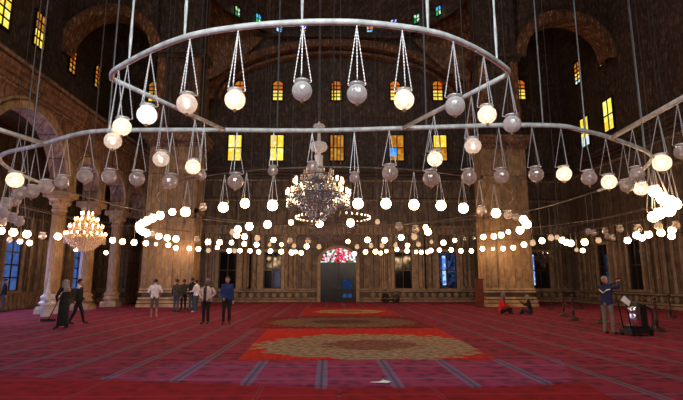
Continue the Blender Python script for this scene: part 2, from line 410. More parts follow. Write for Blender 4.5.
# left arcade: a wall on columns with real arched openings, a gallery floor behind its top
def build_arcade():
    arches = [(6.2, 3.1, 6.4, 6.4), (13.5, 3.1, 6.4, 6.4), (22.1, 3.35, 6.2, 6.35), (27.5, 1.35, 7.1, 6.35), (31.05, 1.5, 7.1, 6.35), (34.7, 1.4, 6.9, 6.35)]
    b = MB(); T = .9
    def bottom(y):
        for c, r, sp, cap in arches:
            if abs(y-c) < r: return sp+math.sqrt(r*r-(y-c)**2)
        return None
    ys = [-4.0]
    for c, r, sp, cap in arches:
        ys += [c-r*math.cos(PI*i/28) for i in range(29)]
    ys.append(YB); top = ZC-.25
    for i in range(len(ys)-1):
        a, c = ys[i], ys[i+1]
        if c-a < 1e-5: continue
        mid = (a+c)/2; arch = [q for q in arches if abs(mid-q[0]) < q[1]]
        if arch:
            q = arch[0]
            za = q[2]+math.sqrt(max(0, q[1]**2-(a-q[0])**2)); zc = q[2]+math.sqrt(max(0, q[1]**2-(c-q[0])**2))
        else: za = zc = 6.3 if i > 0 else 0
        if i == len(ys)-2: za = zc = 0
        b.add([(XA,a,za),(XA,c,zc),(XA,c,top),(XA,a,top),(XA-T,a,za),(XA-T,c,zc),(XA-T,c,top),(XA-T,a,top)],
              [(0,1,2,3),(7,6,5,4),(0,4,5,1)])
    for c, r, sp, cap in arches:                       # jambs between impost and springing
        for s in (-1, 1):
            y = c+s*r
            b.add([(XA,y,6.3),(XA,y,sp),(XA-T,y,sp),(XA-T,y,6.3)], [(0,1,2,3)])
    b.add([(XA,-4,top),(XA,YB,top),(XA-T,YB,top),(XA-T,-4,top)], [(0,1,2,3)])
    struct(b.build('wall_arcade', M['spandrel']))
    for n, (c, r, sp, cap) in enumerate(arches):
        b = MB()
        for r0, r1, pr in ((r, r+.32, .12), (r+.40, r+.52, .07)):
            if r < 2 and r0 > r+.1: r0, r1 = r+.34, r+.40
            elif r < 2: r1 = r+.26
            k = 28; vs = []; fs = []
            pts = [(-1, 6.3)]+[None]*(k+1)+[(1, 6.3)]
            for i in range(-1, k+2):
                if i == -1 or i == k+1:
                    s = -1 if i == -1 else 1; q = [(c+s*r0, 6.32), (c+s*r1, 6.32)]
                else:
                    t = PI*i/k; q = [(c-rr*math.cos(t), sp+rr*math.sin(t)) for rr in (r0, r1)]
                for (yy, zz) in q:
                    vs += [(XA, yy, zz), (XA+pr, yy, zz)]
            for i in range(k+2):
                o = i*4; p = o+4
                fs += [(o, p, p+1, o+1), (o+2, o+3, p+3, p+2), (o+1, p+1, p+3, o+3)]
            b.add(vs, fs)
        struct(b.build('trim_%d' % (2+n), M['pier']))
    # string course and cornice along the arcade, gallery floor
    b = MB(); b.box(XA-.1, XA+.16, -4, YB, 9.95, 10.12)
    for dz, pr in ((-.7, .12), (-.45, .26), (-.2, .42), (0, .55)): b.box(XA-1.1, XA+pr, -4, YB, ZC+dz-.22, ZC+dz)
    struct(b.build('trim_10', M['spandrel']))
    b = MB(); b.box(XL, XA-.9, -4, YB, 10.6, 10.9); struct(b.build('gallery_floor', M['wall']))
    # columns
    for y, lab in ((9.85, None), (18.4, 'round stone column at the left edge, nearest of the arcade columns'),
              (25.8, 'tallest-looking honey marble column on the left with a pale blue-white base'),
              (29.2, 'honey marble arcade column directly behind the warm lit left chandelier'),
              (32.9, 'dim marble arcade column between the left chandelier column and the big left pier')):
        if lab is None: lab = 'round stone arcade column beside the camera on the left'
        t = thing('stone_column', lab, 'column', (XA-.45, y, 0), 0)
        b = MB(); b.box(-.52,.52,-.52,.52,0,.26); b.box(-.47,.47,-.47,.47,.26,.36)
        b.lathe([(.45,.36),(.46,.42),(.54,.48),(.54,.56),(.45,.62),(.42,.70),(.48,.76),(.48,.86),(.40,.92),(.37,1.0)], 24)
        b.build('column_base', M['bluestone'] if abs(y-25.8) < .1 else M['trim'], t)
        b = MB(); n = 40; prof = [(.36,1.0),(.36,3),(.335,5.3)]
        vs = []; fs = []
        for r, z in prof:
            for j in range(n):
                q = 2*PI*j/n; rr = r*(1-.035*(j % 2)); vs.append((rr*math.cos(q), rr*math.sin(q), z))
        for i in range(2):
            for j in range(n): fs.append((i*n+j, i*n+(j+1) % n, (i+1)*n+(j+1) % n, (i+1)*n+j))
        b.add(vs, fs); b.build('column_shaft', M['column'], t)
        b = MB(); b.lathe([(.35,5.28),(.39,5.33),(.39,5.4),(.34,5.45),(.36,5.6),(.50,5.85),(.58,5.95),(.58,6.03)], 24)
        for j in range(12):
            q = 2*PI*j/12; b.sphere((.45*math.cos(q), .45*math.sin(q), 5.78), .09, 6, 5, (1,1,1.7))
        b.box(-.62,.62,-.62,.62,6.03,6.34); b.build('column_capital', M['trim'], t)
build_arcade()

# the two great piers that carry the dome, and their upper parts
def build_pier(xc, y0, wd, dp, lab):
    t = thing('stone_pier', lab, 'pier', (xc, y0+dp/2, 0)); h = wd/2; g = dp/2
    def steps(rows):
        b = MB()
        for z0, z1, o in rows: b.box(-h-o, h+o, -g-o, g+o, z0, z1)
        return b
    steps(((.20,.26,.10),(.42,.50,.04),(.62,.92,-.02),(1.02,1.07,.0))).build('pier_base_recess', M['darktrim'], t)  # recessed bands coloured dark to imitate shade between the courses
    steps(((0,.20,.22),(.26,.42,.18),(.50,.62,.13),(.92,1.02,.12),(1.07,1.22,.09))).build('pier_base', M['pierbase'], t)
    b = MB(); b.box(-h, h, -g, g, 1.22, 11.0)
    for side in range(4):                              # pilaster strips and framed panels on each face
        m = MB(); H, G = (h, g) if side % 2 == 0 else (g, h)
        for xx, ww in (((-H+.16, .15), (H-.16, .15)) + (((-H+.8, .06), (H-.8, .06), (-.28, .07), (.28, .07)) if side % 2 == 0 else ())):
            m.box(xx-ww, xx+ww, -G-.08, -G+.02, 1.22, 5.6); m.box(xx-ww-.04, xx+ww+.04, -G-.13, -G+.02, 5.4, 5.6)
        for z0, z1, pr in ((5.6, 5.75, .16), (5.75, 6.2, .07), (6.2, 6.4, .22), (8.6, 8.75, .12)): m.box(-H-pr, H+pr, -G-pr, -G+.02, z0, z1)
        for xx in (-H+.12, H-.12): m.box(xx-.12, xx+.12, -G-.06, -G+.02, 6.4, 11)
        if side % 2 == 0:
            for z in (6.9, 8.1, 9.1, 10.3): m.box(-H+.6, H-.6, -G-.05, -G+.02, z, z+.1)
        R = Matrix.Rotation(side*PI/2, 4, 'Z')
        b.add([R @ Vector(v) for v in m.v], m.f)
    b.build('pier_shaft', M['pier'], t)
    steps(((10.7,10.9,.15),(10.9,11.15,.3),(11.15,11.45,.45),(11.45,11.6,.55))).build('pier_cornice', M['spandrel'], t)
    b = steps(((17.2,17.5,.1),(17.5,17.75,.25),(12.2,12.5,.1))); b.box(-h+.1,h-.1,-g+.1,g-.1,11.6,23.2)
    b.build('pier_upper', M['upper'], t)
    for sx in (-1, 1):
        b = MB(); b.box(sx*(h-.35)-.25, sx*(h-.35)+.25, -g-.06, -g+.12, 12.6, 17.2)
        b.build('gilded_pilaster', M['gilt'], t)
build_pier(-10.5, 32.0, 3.2, 1.6, 'massive honey marble pier left of the door behind the group of standing men')
build_pier(12.1, 32.0, 3.05, 1.6, 'massive honey marble pier right of the door behind the seated woman in red')

# great ornamented arches overhead
def arch_band(name, xc, y0, y1, a_in, b_in, z0, th, mat, k=40, t0=0, t1=PI, zb=None):
    b = MB(); vs = []; fs = []
    for i in range(k+1):
        t = t0+(t1-t0)*i/k
        for (A, B) in ((a_in, b_in), (a_in+th, b_in+th)):
            for y in (y0, y1): vs.append((xc-A*math.cos(t), y, z0+B*math.sin(t)))
    for i in range(k):
        o = i*4; p = o+4
        fs += [(o, p, p+1, o+1), (o+2, o+3, p+3, p+2), (o, o+2, p+2, p), (o+1, p+1, p+3, o+3)]
    b.add(vs, fs)
    return struct(b.build(name, mat))
arch_band('trim_11', CX, YB-.1, YB+.9, 10.9, 5.1, 17.3, .7, M['gilt'])
arch_band('trim_12', CX, YB+.2, YB+.9, 10.3, 4.5, 17.3, .25, M['gilt'])
arch_band('trim_13', -15.55, 31.9, 33.2, 2.95, 2.95, 17.5, .75, M['gilt'])
arch_band('trim_14', 17.2, 31.9, 33.2, 3.0, 3.0, 17.6, .75, M['gilt'])
# solid wall above the corner arches
for nm, xc, z0, r, xa, xb in (('wall_corner_left', -15.55, 17.5, 3.6, XL, -12.4), ('wall_corner_right', 17.2, 17.6, 3.6, 13.9, XR+.5)):
    b = MB(); vs = []; fs = []
    k = 24
    for i in range(k+1):
        t = PI*i/k; x = xc-r*math.cos(t); x = max(xa, min(xb, x))
        vs += [(x, 32.2, z0+r*math.sin(t)), (x, 32.2, 31), (x, 33.0, z0+r*math.sin(t)), (x, 33.0, 31)]
    for i in range(k):
        o = i*4; p = o+4; fs += [(o, p, p+1, o+1), (o+2, o+3, p+3, p+2), (o, o+2, p+2, p)]
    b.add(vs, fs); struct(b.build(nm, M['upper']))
# spandrels beside the great back arch, drawn together into pendentives
b = MB()
for s in (-1, 1):
    k = 20; vs = []; fs = []
    for i in range(k+1):
        t = PI/2*i/k; x = 11.6*math.cos(t); z = 17.3+5.8*math.sin(t)
        vs += [(CX+s*x, YB+.15, z), (CX+s*x, YB+.15, 23.9)]
    for i in range(k): fs.append((2*i, 2*i+2, 2*i+3, 2*i+1))
    b.add(vs, fs)
b.box(CX-11.5, CX+11.5, YB-.35, YB+.8, 23.1, 23.35)
struct(b.build('trim_15', M['upper']))
def pendentive(s):
    # curved triangle between the back arch and the pier, its point hanging low
    b = MB(); vs = []; fs = []; k = 14; tip = Vector((CX+s*11.2, 38.3, 18.2))
    A = Vector((CX+s*6.5, YB-.1, 23.3)); B = Vector((CX+s*11.0, 36.0, 27.5))
    for i in range(k+1):
        u = i/k
        for j in range(k+1):
            v = j/k; e = A.lerp(B, v); p = tip.lerp(e, u); bul = math.sin(PI*v)*u*.9
            vs.append(p+Vector((s*bul*.7, bul, 0))-Vector((0, 0, (1-u)*u*2.0*(v-.5)**2*4)))
    for i in range(k):
        for j in range(k):
            o = i*(k+1)+j; fs.append((o, o+1, o+k+2, o+k+1))
    b.add(vs, fs); b.box(tip.x-.3, tip.x+.3, tip.y-.1, tip.y+.4, 11.6, 18.3)
    return b
for n, s in enumerate((-1, 1)): struct(pendentive(s).build('trim_%d' % (16+n), M['gilt']))
# ribbed half dome over the far end
b = MB(); vs = []; fs = []; k = 32; h = 10
for j in range(h+1):
    ph = PI/2*j/h*.92
    for i in range(k+1):
        t = PI*i/k; R = 10.4*math.cos(ph)*(1+.012*(i % 2))
        vs.append((CX-R*math.cos(t), 30.9+R*math.sin(t), 23.3+6.5*math.sin(ph)))
for j in range(h):
    for i in range(k):
        o = j*(k+1)+i; fs.append((o, o+1, o+k+2, o+k+1))
b.add(vs, fs); struct(b.build('ceiling_half_dome', M['upper'], None, True))

# ------------------------------------------------------------------ windows and door
wn = [0]
YEL = [(1,.72,.06),(1,.62,.03),(1,.85,.25),(1,.66,.05)]
def window(center, face, wd, ht, mats, arched, rows=4, cols=2, frame=M['lead'], strength=None, fr=.07):
    """face: 'back' (looks -y), 'left' (looks +x), 'right' (looks -x). mats: list bottom->top of pane materials"""
    wn[0] += 1
    root = bpy.data.objects.new('window_%d' % wn[0], None); C.objects.link(root); root.location = center
    root.rotation_euler = (0,0,{'back': 0, 'left': PI/2, 'right': -PI/2}[face]); root['kind'] = 'structure'
    g = MB(); h = wd/2; n = len(mats)
    def bar(x0, x1, z0, z1, y0=-.10, y1=.0): fb.box(x0, x1, y0, y1, z0, z1)
    body = ht-h if arched else ht
    uniq = []
    for i, m in enumerate(mats):
        if m not in uniq: uniq.append(m)
    for i in range(n):
        g.cur = uniq.index(mats[i]); z0 = -ht/2+body*i/n; z1 = -ht/2+body*(i+1)/n
        g.box(-h, h, -.05, -.02, z0, z1)
    if arched:
        g.cur = uniq.index(mats[-1])
        g.prism([(h*math.cos(PI*i/12), -ht/2+body+h*math.sin(PI*i/12)) for i in range(13)], -.05, -.02)
    g.build('glass', uniq, root)
    fb = MB()
    for i in range(cols+1):
        x = -h+wd*i/cols; w2 = fr if i in (0, cols) else fr*.6
        bar(x-w2, x+w2, -ht/2, -ht/2+body+(h if (arched and 0 < i < cols) else 0))
    for i in range(rows+1):
        z = -ht/2+body*i/rows; bar(-h-fr, h+fr, z-(fr if i == 0 else fr*.6), z+fr*.6, -.11)
    if arched:
        k = 12
        for i in range(k):
            a, c = PI*i/k, PI*(i+1)/k
            for r0, r1 in ((h-.02, h+fr),):
                fb.prism([(r*math.cos(q), -ht/2+body+r*math.sin(q)) for r, q in ((r0,a),(r1,a),(r1,c),(r0,c))], -.11, 0)
    fb.build('window_frame', frame, root)
    return root
m_y = stained('yellow_glass', YEL, 1.15); m_y2 = stained('bright_yellow_glass', [(1,.8,.1),(1,.9,.35),(1,.75,.05)], 1.25)
m_or = stained('orange_glass', [(1,.22,.02),(.9,.30,.03),(1,.15,.02)], .62); m_dim = stained('dim_amber_glass', [(.9,.34,.03),(.7,.22,.02),(1,.5,.06)], .6)
m_blue = stained('sky_blue_glass', [(.04,.3,1),(.08,.45,1)], 1.0); m_wh = stained('pale_glass', [(.75,.95,1),(.5,.85,1),(.95,1,.9)], .95)
m_teal = stained('teal_glass', [(.05,.25,.3),(.1,.4,.45)], .5)
# high arched windows of the back wall
for px, py, mats in ((154, 92, [m_y,m_dim]), (240, 91, [m_y, m_or]), (278, 91, [m_y2, m_y, m_or]), (336.5, 91, [m_y2, m_y, m_or]), (395, 91, [m_y2, m_y, m_or]), (437.5, 91, [m_y, m_y, m_or]), (520, 90, [m_y, m_y, m_or])):
    p = at_y(px, py, YB+.68); window(p, 'back', .95, 1.85, mats, True, 4, 2)
# lower storey above the cornice
for px, mats in ((235, [m_y, m_y2]), (277, [m_y2, m_y]), (337, [m_dim, m_dim]), (397, [m_dim, m_dim]), (440, [m_dim, m_y]), (492, [m_dim, m_dim])):
    p = at_y(px, 148, YB+.68); window(p, 'back', 1.25, 2.35, mats, False, 2, 2)
p = at_y(393, 152.5, YB+.66); b = MB(); b.box(-.3,.3,-.16,-.11,-.36,.36); q = b.build('glass', m_blue, None); q.parent = bpy.data.objects['window_%d' % (wn[0]-2)]; q.location = (p-Vector(bpy.data.objects['window_%d' % (wn[0]-2)].location))
# side walls
for px, py, ht, wd, mats in ((3, 7, 2.3, 1.25, [m_y2, m_y]), (39.5, 31, 2.3, 1.2, [m_y, m_dim]), (72, 61, 1.9, .9, [m_dim, m_or]), (97, 77, 1.9, .95, [m_dim, m_or])):
    p = at_x(px, py, XL-.04); window(p, 'left', wd, ht, mats, False if wd > 1 else True, 4, 2)
for px, py, ht, wd, mats in ((578, 73, 1.9, .95, [m_wh, m_y, m_or]), (602.5, 54, 1.8, .85, [m_y, m_wh, m_wh])):
    p = at_x(px, py, XR+.48); window(p, 'right', wd, ht, mats, True, 4, 2)
for px, py, mats in ((585.5, 132, [m_wh, m_y, m_y]), (609, 115, [m_y, m_y2, m_y2])):
    p = at_x(px, py, XR+.48); window(p, 'right', 1.3, 2.4, mats, False, 2, 2)
# small jewel-bright windows round the half dome and in the corner vaults
jew = [stained('jewel_glass_%d' % i, c, .9, i) for i, c in enumerate([[(.05,.05,.9),(.9,.95,1),(.02,.3,.1)], [(.03,.5,.12),(.9,1,.6),(.02,.1,.7)], [(.05,.1,.9),(.7,.95,1),(.1,.6,.9)], [(.9,.2,.03),(.05,.05,.8),(.9,.8,.1)]])]
for i, (px, py) in enumerate(((237,12),(258,19),(279,28),(303,30),(326,29),(348,31),(370,30),(394,24),(417,19),(439,11))):
    r = ray(px, py); best = None
    # on the drum of the half dome
    X0, Y0, R = CX, 30.9, 10.15
    a = r.x**2+r.y**2; bb = -2*(r.x*X0+r.y*Y0); cc = X0**2+Y0**2-R*R
    k = (-bb+math.sqrt(bb*bb-4*a*cc))/(2*a); p = r*k+Vector((0,0,EYE))
    W = window(p, 'back', .62, .85, [jew[i % 4], jew[(i+1) % 4]], False, 2, 2, fr=.04)
    W.rotation_euler = (0,0, -math.atan2(p.x-X0, p.y-Y0))
for i, (px, py) in enumerate(((534,28),(541,26),(553,23))):
    p = at_y(px, py, YB+.65); window(p, 'back', .4, .55, [jew[(3, 0, 2)[i]]], False, 2, 1, fr=.03)
# low windows with blue daylight behind glazing
def daylight(name, cols, s):
    return stained(name, cols, s)
d_blue = daylight('evening_blue_pane', [(.03,.06,.2),(.06,.12,.36),(.02,.03,.06),(.01,.015,.03)], .45)
d_sky = daylight('clear_dusk_pane', [(.07,.15,.46),(.10,.20,.56)], .55)
d_bright = daylight('bright_blue_pane', [(.12,.28,.9),(.5,.75,1)], 1.0)
m_dark, _nt, _b = newmat('dark_window_glass'); _b.inputs['Base Color'].default_value = (.008,.008,.010,1); _b.inputs['Roughness'].default_value = .08
for x in WX:
    mats = [m_dark] if x != 9.9 else [d_blue]
    W = window((x, YB-.01, 2.55), 'back', 1.4, 2.95, mats*2, False, 2, 2, M['darkwood'], fr=.06)
    b = MB()
    b.box(-.98,-.74,-.2,.02,-1.5,1.5); b.box(.74,.98,-.2,.02,-1.5,1.5); b.box(-1.06,1.06,-.26,.02,-1.66,-1.5); b.box(-1.06,1.06,-.24,.02,1.5,1.72)
    b.build('window_frame', M['frame'], W)
    if x == 9.9:
        b = MB(); b.box(-.42,-.15,-.08,-.05,-1.2,1.2); b.build('glass', d_bright, W)
    if x == 17.7:
        b = MB(); b.box(-.68,-.50,-.08,-.05,-1.2,1.3); b.build('glass', d_bright, W)
for y in LWY:
    W = window((XL+.01, y, 2.6), 'left', 1.45, 3.0, [d_sky, d_sky], False, 4, 2, M['darkwood'], fr=.07)
    b = MB(); b.box(-.98,-.77,-.2,.02,-1.5,1.5); b.box(.77,.98,-.2,.02,-1.5,1.5); b.box(-1.06,1.06,-.26,.02,-1.66,-1.5); b.box(-1.06,1.06,-.24,.02,1.5,1.72)
    b.build('window_frame', M['frame'], W)
for y in (34.9, 31.2):
    W = window((XR-.01, y, 2.7), 'right', 1.35, 3.2, [m_dark, m_dark], False, 2, 2, M['darkwood'], fr=.06)
    b = MB(); b.box(-.9,-.7,-.2,.02,-1.6,1.6); b.box(.7,.9,-.2,.02,-1.6,1.6); b.box(-1,1,-.24,.02,-1.75,-1.6); b.box(-1,1,-.24,.02,1.6,1.8)
    b.build('window_frame', M['frame'], W)
# door with its coloured fanlight
D = bpy.data.objects.new('door_1', None); C.objects.link(D); D.location = (CX+.02, YB, 0); D['kind'] = 'structure'
b = MB(); b.box(-1.72,-1.46,-.3,.02,0,3.25); b.box(1.46,1.72,-.3,.02,0,3.25)
for i in range(16):
    a, c = PI*i/16, PI*(i+1)/16
    b.prism([(r*math.cos(q), 3.2+r*.8*math.sin(q)) for r, q in ((1.46,a),(1.72,a),(1.72,c),(1.46,c))], -.3, .02)
b.build('door_frame', M['frame'], D)
for s in (-1, 1):
    b = MB(); b.box(min(0.02*s, 1.45*s), max(.02*s, 1.45*s), -.12, -.02, 0, 3.15)
    for z0, z1 in ((.25,.75),(.95,1.9),(2.1,2.95)):
        x0, x1 = sorted((.28*s, 1.2*s))
        for q in ((x0,x1,z0,z0+.06),(x0,x1,z1-.06,z1),(x0,x0+.06,z0,z1),(x1-.06,x1,z0,z1)): b.box(q[0],q[1],-.17,-.1,q[2],q[3])
    leaf = b.build('door_leaf', M['doorwood'], D)
    if s == 1:
        b = MB(); b.box(.35,1.1,-.135,-.115,1.05,1.8); b.box(.35,1.1,-.135,-.115,.35,.66); b.build('glass', stained('dusk_pane', [(.02,.05,.16),(.05,.12,.3)], .5), leaf)
    b = MB(); b.sphere((.12*s, -.19, 1.1), .05, 10, 6); b.build('door_handle', M['brass'], leaf, True)
fan = stained('red_and_white_fanlight_glass', [(1,.02,.08),(.95,.98,1),(.9,.95,1),(1,.05,.12),(.02,.25,.1),(.02,.02,.02),(1,1,1),(.9,.3,.4)], 1.1)
for n in fan.node_tree.nodes:
    if n.type == 'TEX_VORONOI': n.inputs['Scale'].default_value = 6.5
b = MB(); b.prism([(1.46*math.cos(PI*i/20), 3.2+1.17*math.sin(PI*i/20)) for i in range(21)], -.1, -.05); b.build('fanlight', fan, D)
b = MB()
for q in (PI/6, PI/3, PI/2, 2*PI/3, 5*PI/6): b.tube([(0,-.12,3.22),(1.42*math.cos(q),-.12,3.2+1.13*math.sin(q))], .02, 5)
b.tube([(.7*math.cos(PI*i/12),-.12,3.22+.56*math.sin(PI*i/12)) for i in range(13)], .02, 5); b.build('fanlight_tracery', M['lead'], D)

# ------------------------------------------------------------------ carpets
def rug(name, lab, pts, mat, z=.012):
    b = MB(); b.slab(pts, .001, z); o = b.build(name, mat); return tag(o, lab, 'rug')
def fl(px, py): p = at_z(px, py, 0); return (p.x, p.y)
RA = [fl(238,360), fl(497,360), fl(452,329), fl(284,329)]
ya = (RA[0][1]+RA[1][1])/2; yb = (RA[2][1]+RA[3][1])/2
rug('medallion_rug', 'large bright red rug with beige scalloped medallion, nearest of the three medallion rugs', [(RA[0][0],ya),(RA[1][0],ya),(RA[1][0]+.3,yb),(RA[0][0]-.2,yb)],
    rugmat('medallion_rug_near', (.52,.02,.012), (.3,.02,.02), (.32,.225,.15), (.20,.085,.065), at_z(369,344,0).x, at_z(369,345,0).y, 3.05, 2.7))
B0, B1 = fl(250,328.4)[1], fl(300,317.5)[1]
rug('medallion_rug', 'dark red rug with brown medallion lying between the other two medallion rugs', [(fl(250,328)[0],B0+.1),(fl(434,328)[0],B0+.1),(fl(434,328)[0],B1),(fl(250,328)[0],B1)],
    rugmat('medallion_rug_middle', (.20,.012,.018), (.3,.02,.02), (.19,.115,.075), (.11,.045,.035), at_z(342,322,0).x, (B0+B1)/2, 3.1, 2.6))
C0, C1 = fl(250,316.8)[1], fl(300,308)[1]
rug('medallion_rug', 'red rug with small beige medallion in front of the door, farthest of the three', [(fl(300,316)[0],C0+.2),(fl(400,316)[0],C0+.2),(fl(400,316)[0],C1),(fl(300,316)[0],C1)],
    rugmat('medallion_rug_far', (.42,.02,.02), (.3,.02,.02), (.42,.27,.16), (.28,.12,.08), at_z(349,312,0).x, (C0+C1)/2, 2.0, 1.9))
redm = carpet('plain_red_carpet', (.26, .006, .013), (.16, .004, .010), (.28, .03, .05), 2.6, -1.0, .04)
def e(px, py): return fl(px, py)
rug('runner_carpet', 'plain bright red carpet across the foreground, left of the bare seam', [e(-60,374), e(0,377), e(170,383), e(338,390.5), (.0,3.2), (-9,3.2)], redm, .014)
rug('runner_carpet', 'plain bright red carpet in the lower right foreground ending at an oblique edge', [(e(338,389.5)[0]+.05, e(338,389.5)[1]), e(510,388.5), e(585,384), (e(600,399)[0]+.1, 6.6), (4.2,3.2), (.05,3.2)], redm, .018)
# purplish patterned runner just in front of the near medallion rug
rug('prayer_rug', 'purplish prayer carpet with blue-grey stripes between foreground red and medallion rug', [e(100,378.5), e(170,380.8), e(334,386.5), e(510,386.5), e(575,382), (fl(562,360)[0], ya-.05), (fl(190,360)[0], ya-.05)],
    carpet('purple_prayer_carpet', (.30,.032,.085), (.11,.018,.055), (.14,.15,.27), 1.2, -.1, .10), .008)
# white sheet as a patch of sun, its brightness put into the colour
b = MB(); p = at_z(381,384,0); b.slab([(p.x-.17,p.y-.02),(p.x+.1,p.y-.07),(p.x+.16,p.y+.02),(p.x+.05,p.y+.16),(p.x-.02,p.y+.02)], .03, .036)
tag(b.build('white_sheet', M['paper']), 'small white slab standing in for a sun spot on the centre foreground carpet', 'paper')

# ------------------------------------------------------------------ hoops that carry the lamps
def ceil_z(x, y):
    rho = math.hypot(x-CX, y-30.9)
    if y > 30.85 and rho < 10.5: return 23.3+6.5*math.sqrt(max(0, 1-(rho/10.4)**2))
    return 30.99
ZR = 4.9
def cable(mb, p, top, r=.018): mb.tube([p, (p[0], p[1], top)], r, 6)
def arc_pts(pxs): return [at_z(x, y, ZR) for x, y in pxs]
def smooth(pts, n=6):
    out = []
    P = [pts[0]]+pts+[pts[-1]]
    for i in range(1, len(P)-2):
        for k in range(n):
            t = k/n; a, b_, c, d = P[i-1], P[i], P[i+1], P[i+2]
            out.append(.5*((2*b_)+(c-a)*t+(2*a-5*b_+4*c-d)*t*t+(3*b_-a-3*c+d)*t**3))
    out.append(pts[-1]); return out
RINGS = []
BC = Vector((.25, 19.85)); BR = 9.75
CC = Vector((.35, 21.0)); CR = 7.4
DC = Vector((.5, 21.5)); DR = 14.2
t = thing('lamp_hoop', 'pale grey bowed metal hoop nearest the camera, lamps hanging from it on chains', 'lamp hoop', (at_z(302,22,ZR).x, at_z(302,22,ZR).y, ZR))
o = Vector(t.location)
A_arc = smooth(arc_pts([(112,79),(113,72),(125,64),(145,53.5),(170,42.5),(200,33.5),(250,26),(302,22.5),(340,22),(365,23),(402,27),(427,31),(452,38),(480,51),(500,64),(508,71),(507,75)]))
b = MB(); b.tube([p-o for p in A_arc], .043, 10); b.build('hoop', M['metal'], t, True)
barL = [at_z(112,79,ZR), at_z(225,130,ZR)]; barR = [at_z(507,75,ZR), at_z(403,128,ZR)]
for q in (barL, barR):
    b = MB(); b.tube([q[0]-o, q[1]-o], .043, 8); b.build('brace_bar', M['metal'], t, True)
RINGS.append(A_arc); RINGS.append([barL[0].lerp(barL[1], i/12) for i in range(13)]); RINGS.append([barR[0].lerp(barR[1], i/12) for i in range(13)])
for px, py in ((129,63),(184.5,38),(302,22),(428,31.5),(497,62)):
    p = at_z(px, py, ZR)-o; b = MB(); n = 63
    b.tube([(p.x, p.y, .02+i*.42) for i in range(n)], [.014+.010*(i % 2) for i in range(n)], 6); b.build('suspension_chain', M['metal'], t)
t = thing('lamp_hoop', 'wide grey metal hoop whose long straight-looking front crosses the picture behind the nearest lamps', 'lamp hoop', (BC.x, BC.y, ZR))
fr_ = [Vector((-9.75,17,ZR)), Vector((-9.5,14.4,ZR)), Vector((-8.7,12.6,ZR))]+[at_z(x, y, ZR) for x, y in ((40,145),(72,135.5),(100,131),(150,130),(225,130),(310,130.5),(375,129),(440,127),(510,125),(560,126),(580,130),(611,138),(650,154))]+[Vector((9.2,13.3,ZR)), Vector((9.75,15,ZR)), Vector((9.9,17,ZR))]
bo = Vector((BC.x, BC.y, ZR)); fr_ = smooth(fr_, 5)
b = MB(); b.tube([p-bo for p in fr_], .052, 8); b.build('hoop', M['metal'], t, True)
bk = smooth([fr_[-1]]+[Vector((BC.x+9.7*math.cos(a), 18.6+9.9*math.sin(a), ZR)) for a in [PI*k/12 for k in range(1, 12)]]+[fr_[0]], 5)
b = MB(); b.tube([p-bo for p in bk], .03, 6); b.build('rear_hoop', M['oldmetal'], t, True)
RINGS.append(fr_); RINGS.append(bk)
for q in ([(611,138),(683,98),(740,66)], [(42,143),(0,130),(-40,118)]):
    ps = [at_z(x, y, ZR)-Vector((BC.x, BC.y, ZR)) for x, y in q]
    b = MB(); b.tube(ps, .055, 8); b.build('brace_bar', M['metal'], t, True); RINGS.append([p+Vector((BC.x, BC.y, ZR)) for p in ps])
for k in (4, 14, 26, 38, 49, 58, 66, 74, 80):
    p = fr_[k]-bo; b = MB(); cable(b, p, 30.99-ZR, .02); b.build('suspension_cable', M['wire'], t)
for k in (10, 24, 38, 50):
    p = bk[k]-bo; b = MB(); cable(b, p, ceil_z(p.x+bo.x, p.y+bo.y)-ZR, .015); b.build('suspension_cable', M['wire'], t)
for cc, r, lab, tr in ((CC, CR, 'thin dark hoop above the middle lamp rows, behind the wide grey hoop', .022), (DC, DR, 'largest thin dark hoop over the farthest lamp rows', .022)):
    t = thing('lamp_hoop', lab, 'lamp hoop', (cc.x, cc.y, ZR)); a0 = 0; n = 96
    if r == DR: pts = [Vector((r*math.cos(math.radians(-42+264*i/95)), r*math.sin(math.radians(-42+264*i/95)), 0)) for i in range(96)]
    else: pts = [Vector((r*math.cos(2*PI*i/n), r*math.sin(2*PI*i/n), 0)) for i in range(n)]
    b = MB(); b.tube(pts, tr, 6, closed=(r != DR)); b.build('hoop', M['oldmetal'], t, True)
    RINGS.append([p+Vector((cc.x, cc.y, ZR)) for p in pts])
    for i in range(10):
        p = pts[int((i+.5)*len(pts)/10)]; b = MB(); cable(b, p, ceil_z(p.x+cc.x, p.y+cc.y)-ZR, .014); b.build('suspension_cable', M['wire'], t)

# ------------------------------------------------------------------ globe lamps
def ring_dist(p):
    d = 9; best = None
    for R_ in RINGS:
        for i in range(len(R_)-1):
            a, c = R_[i], R_[i+1]; ab = Vector((c.x-a.x, c.y-a.y)); ap = Vector((p.x-a.x, p.y-a.y))
            t_ = max(0, min(1, ap.dot(ab)/max(1e-6, ab.length_squared))); dd = (ap-ab*t_).length
            if dd < d: d = dd; best = a.lerp(c, t_)
    return d, best
def globe_profile():
    pr = [(.08,-1.0)]
    for i in range(2, 15):
        t_ = PI*i/16; pr.append((math.sin(t_), -.98*math.cos(t_)))
    pr += [(.62,.88),(.66,.96),(.60,1.0)]
    return pr
mb = MB(); mb.lathe(globe_profile(), 24); G_hi = mb.build('globe', M['glass'], None, True).data
mb = MB(); mb.lathe([(.08,-1)]+[(math.sin(PI*i/9), -.97*math.cos(PI*i/9)) for i in range(1, 8)]+[(.6,.92),(.55,1.0)], 12); G_lo = mb.build('globe', M['lit'], None, True).data
mb = MB(); mb.lathe([(.66,.86),(.74,.92),(.76,1.02),(.70,1.10),(.60,1.08)], 20)
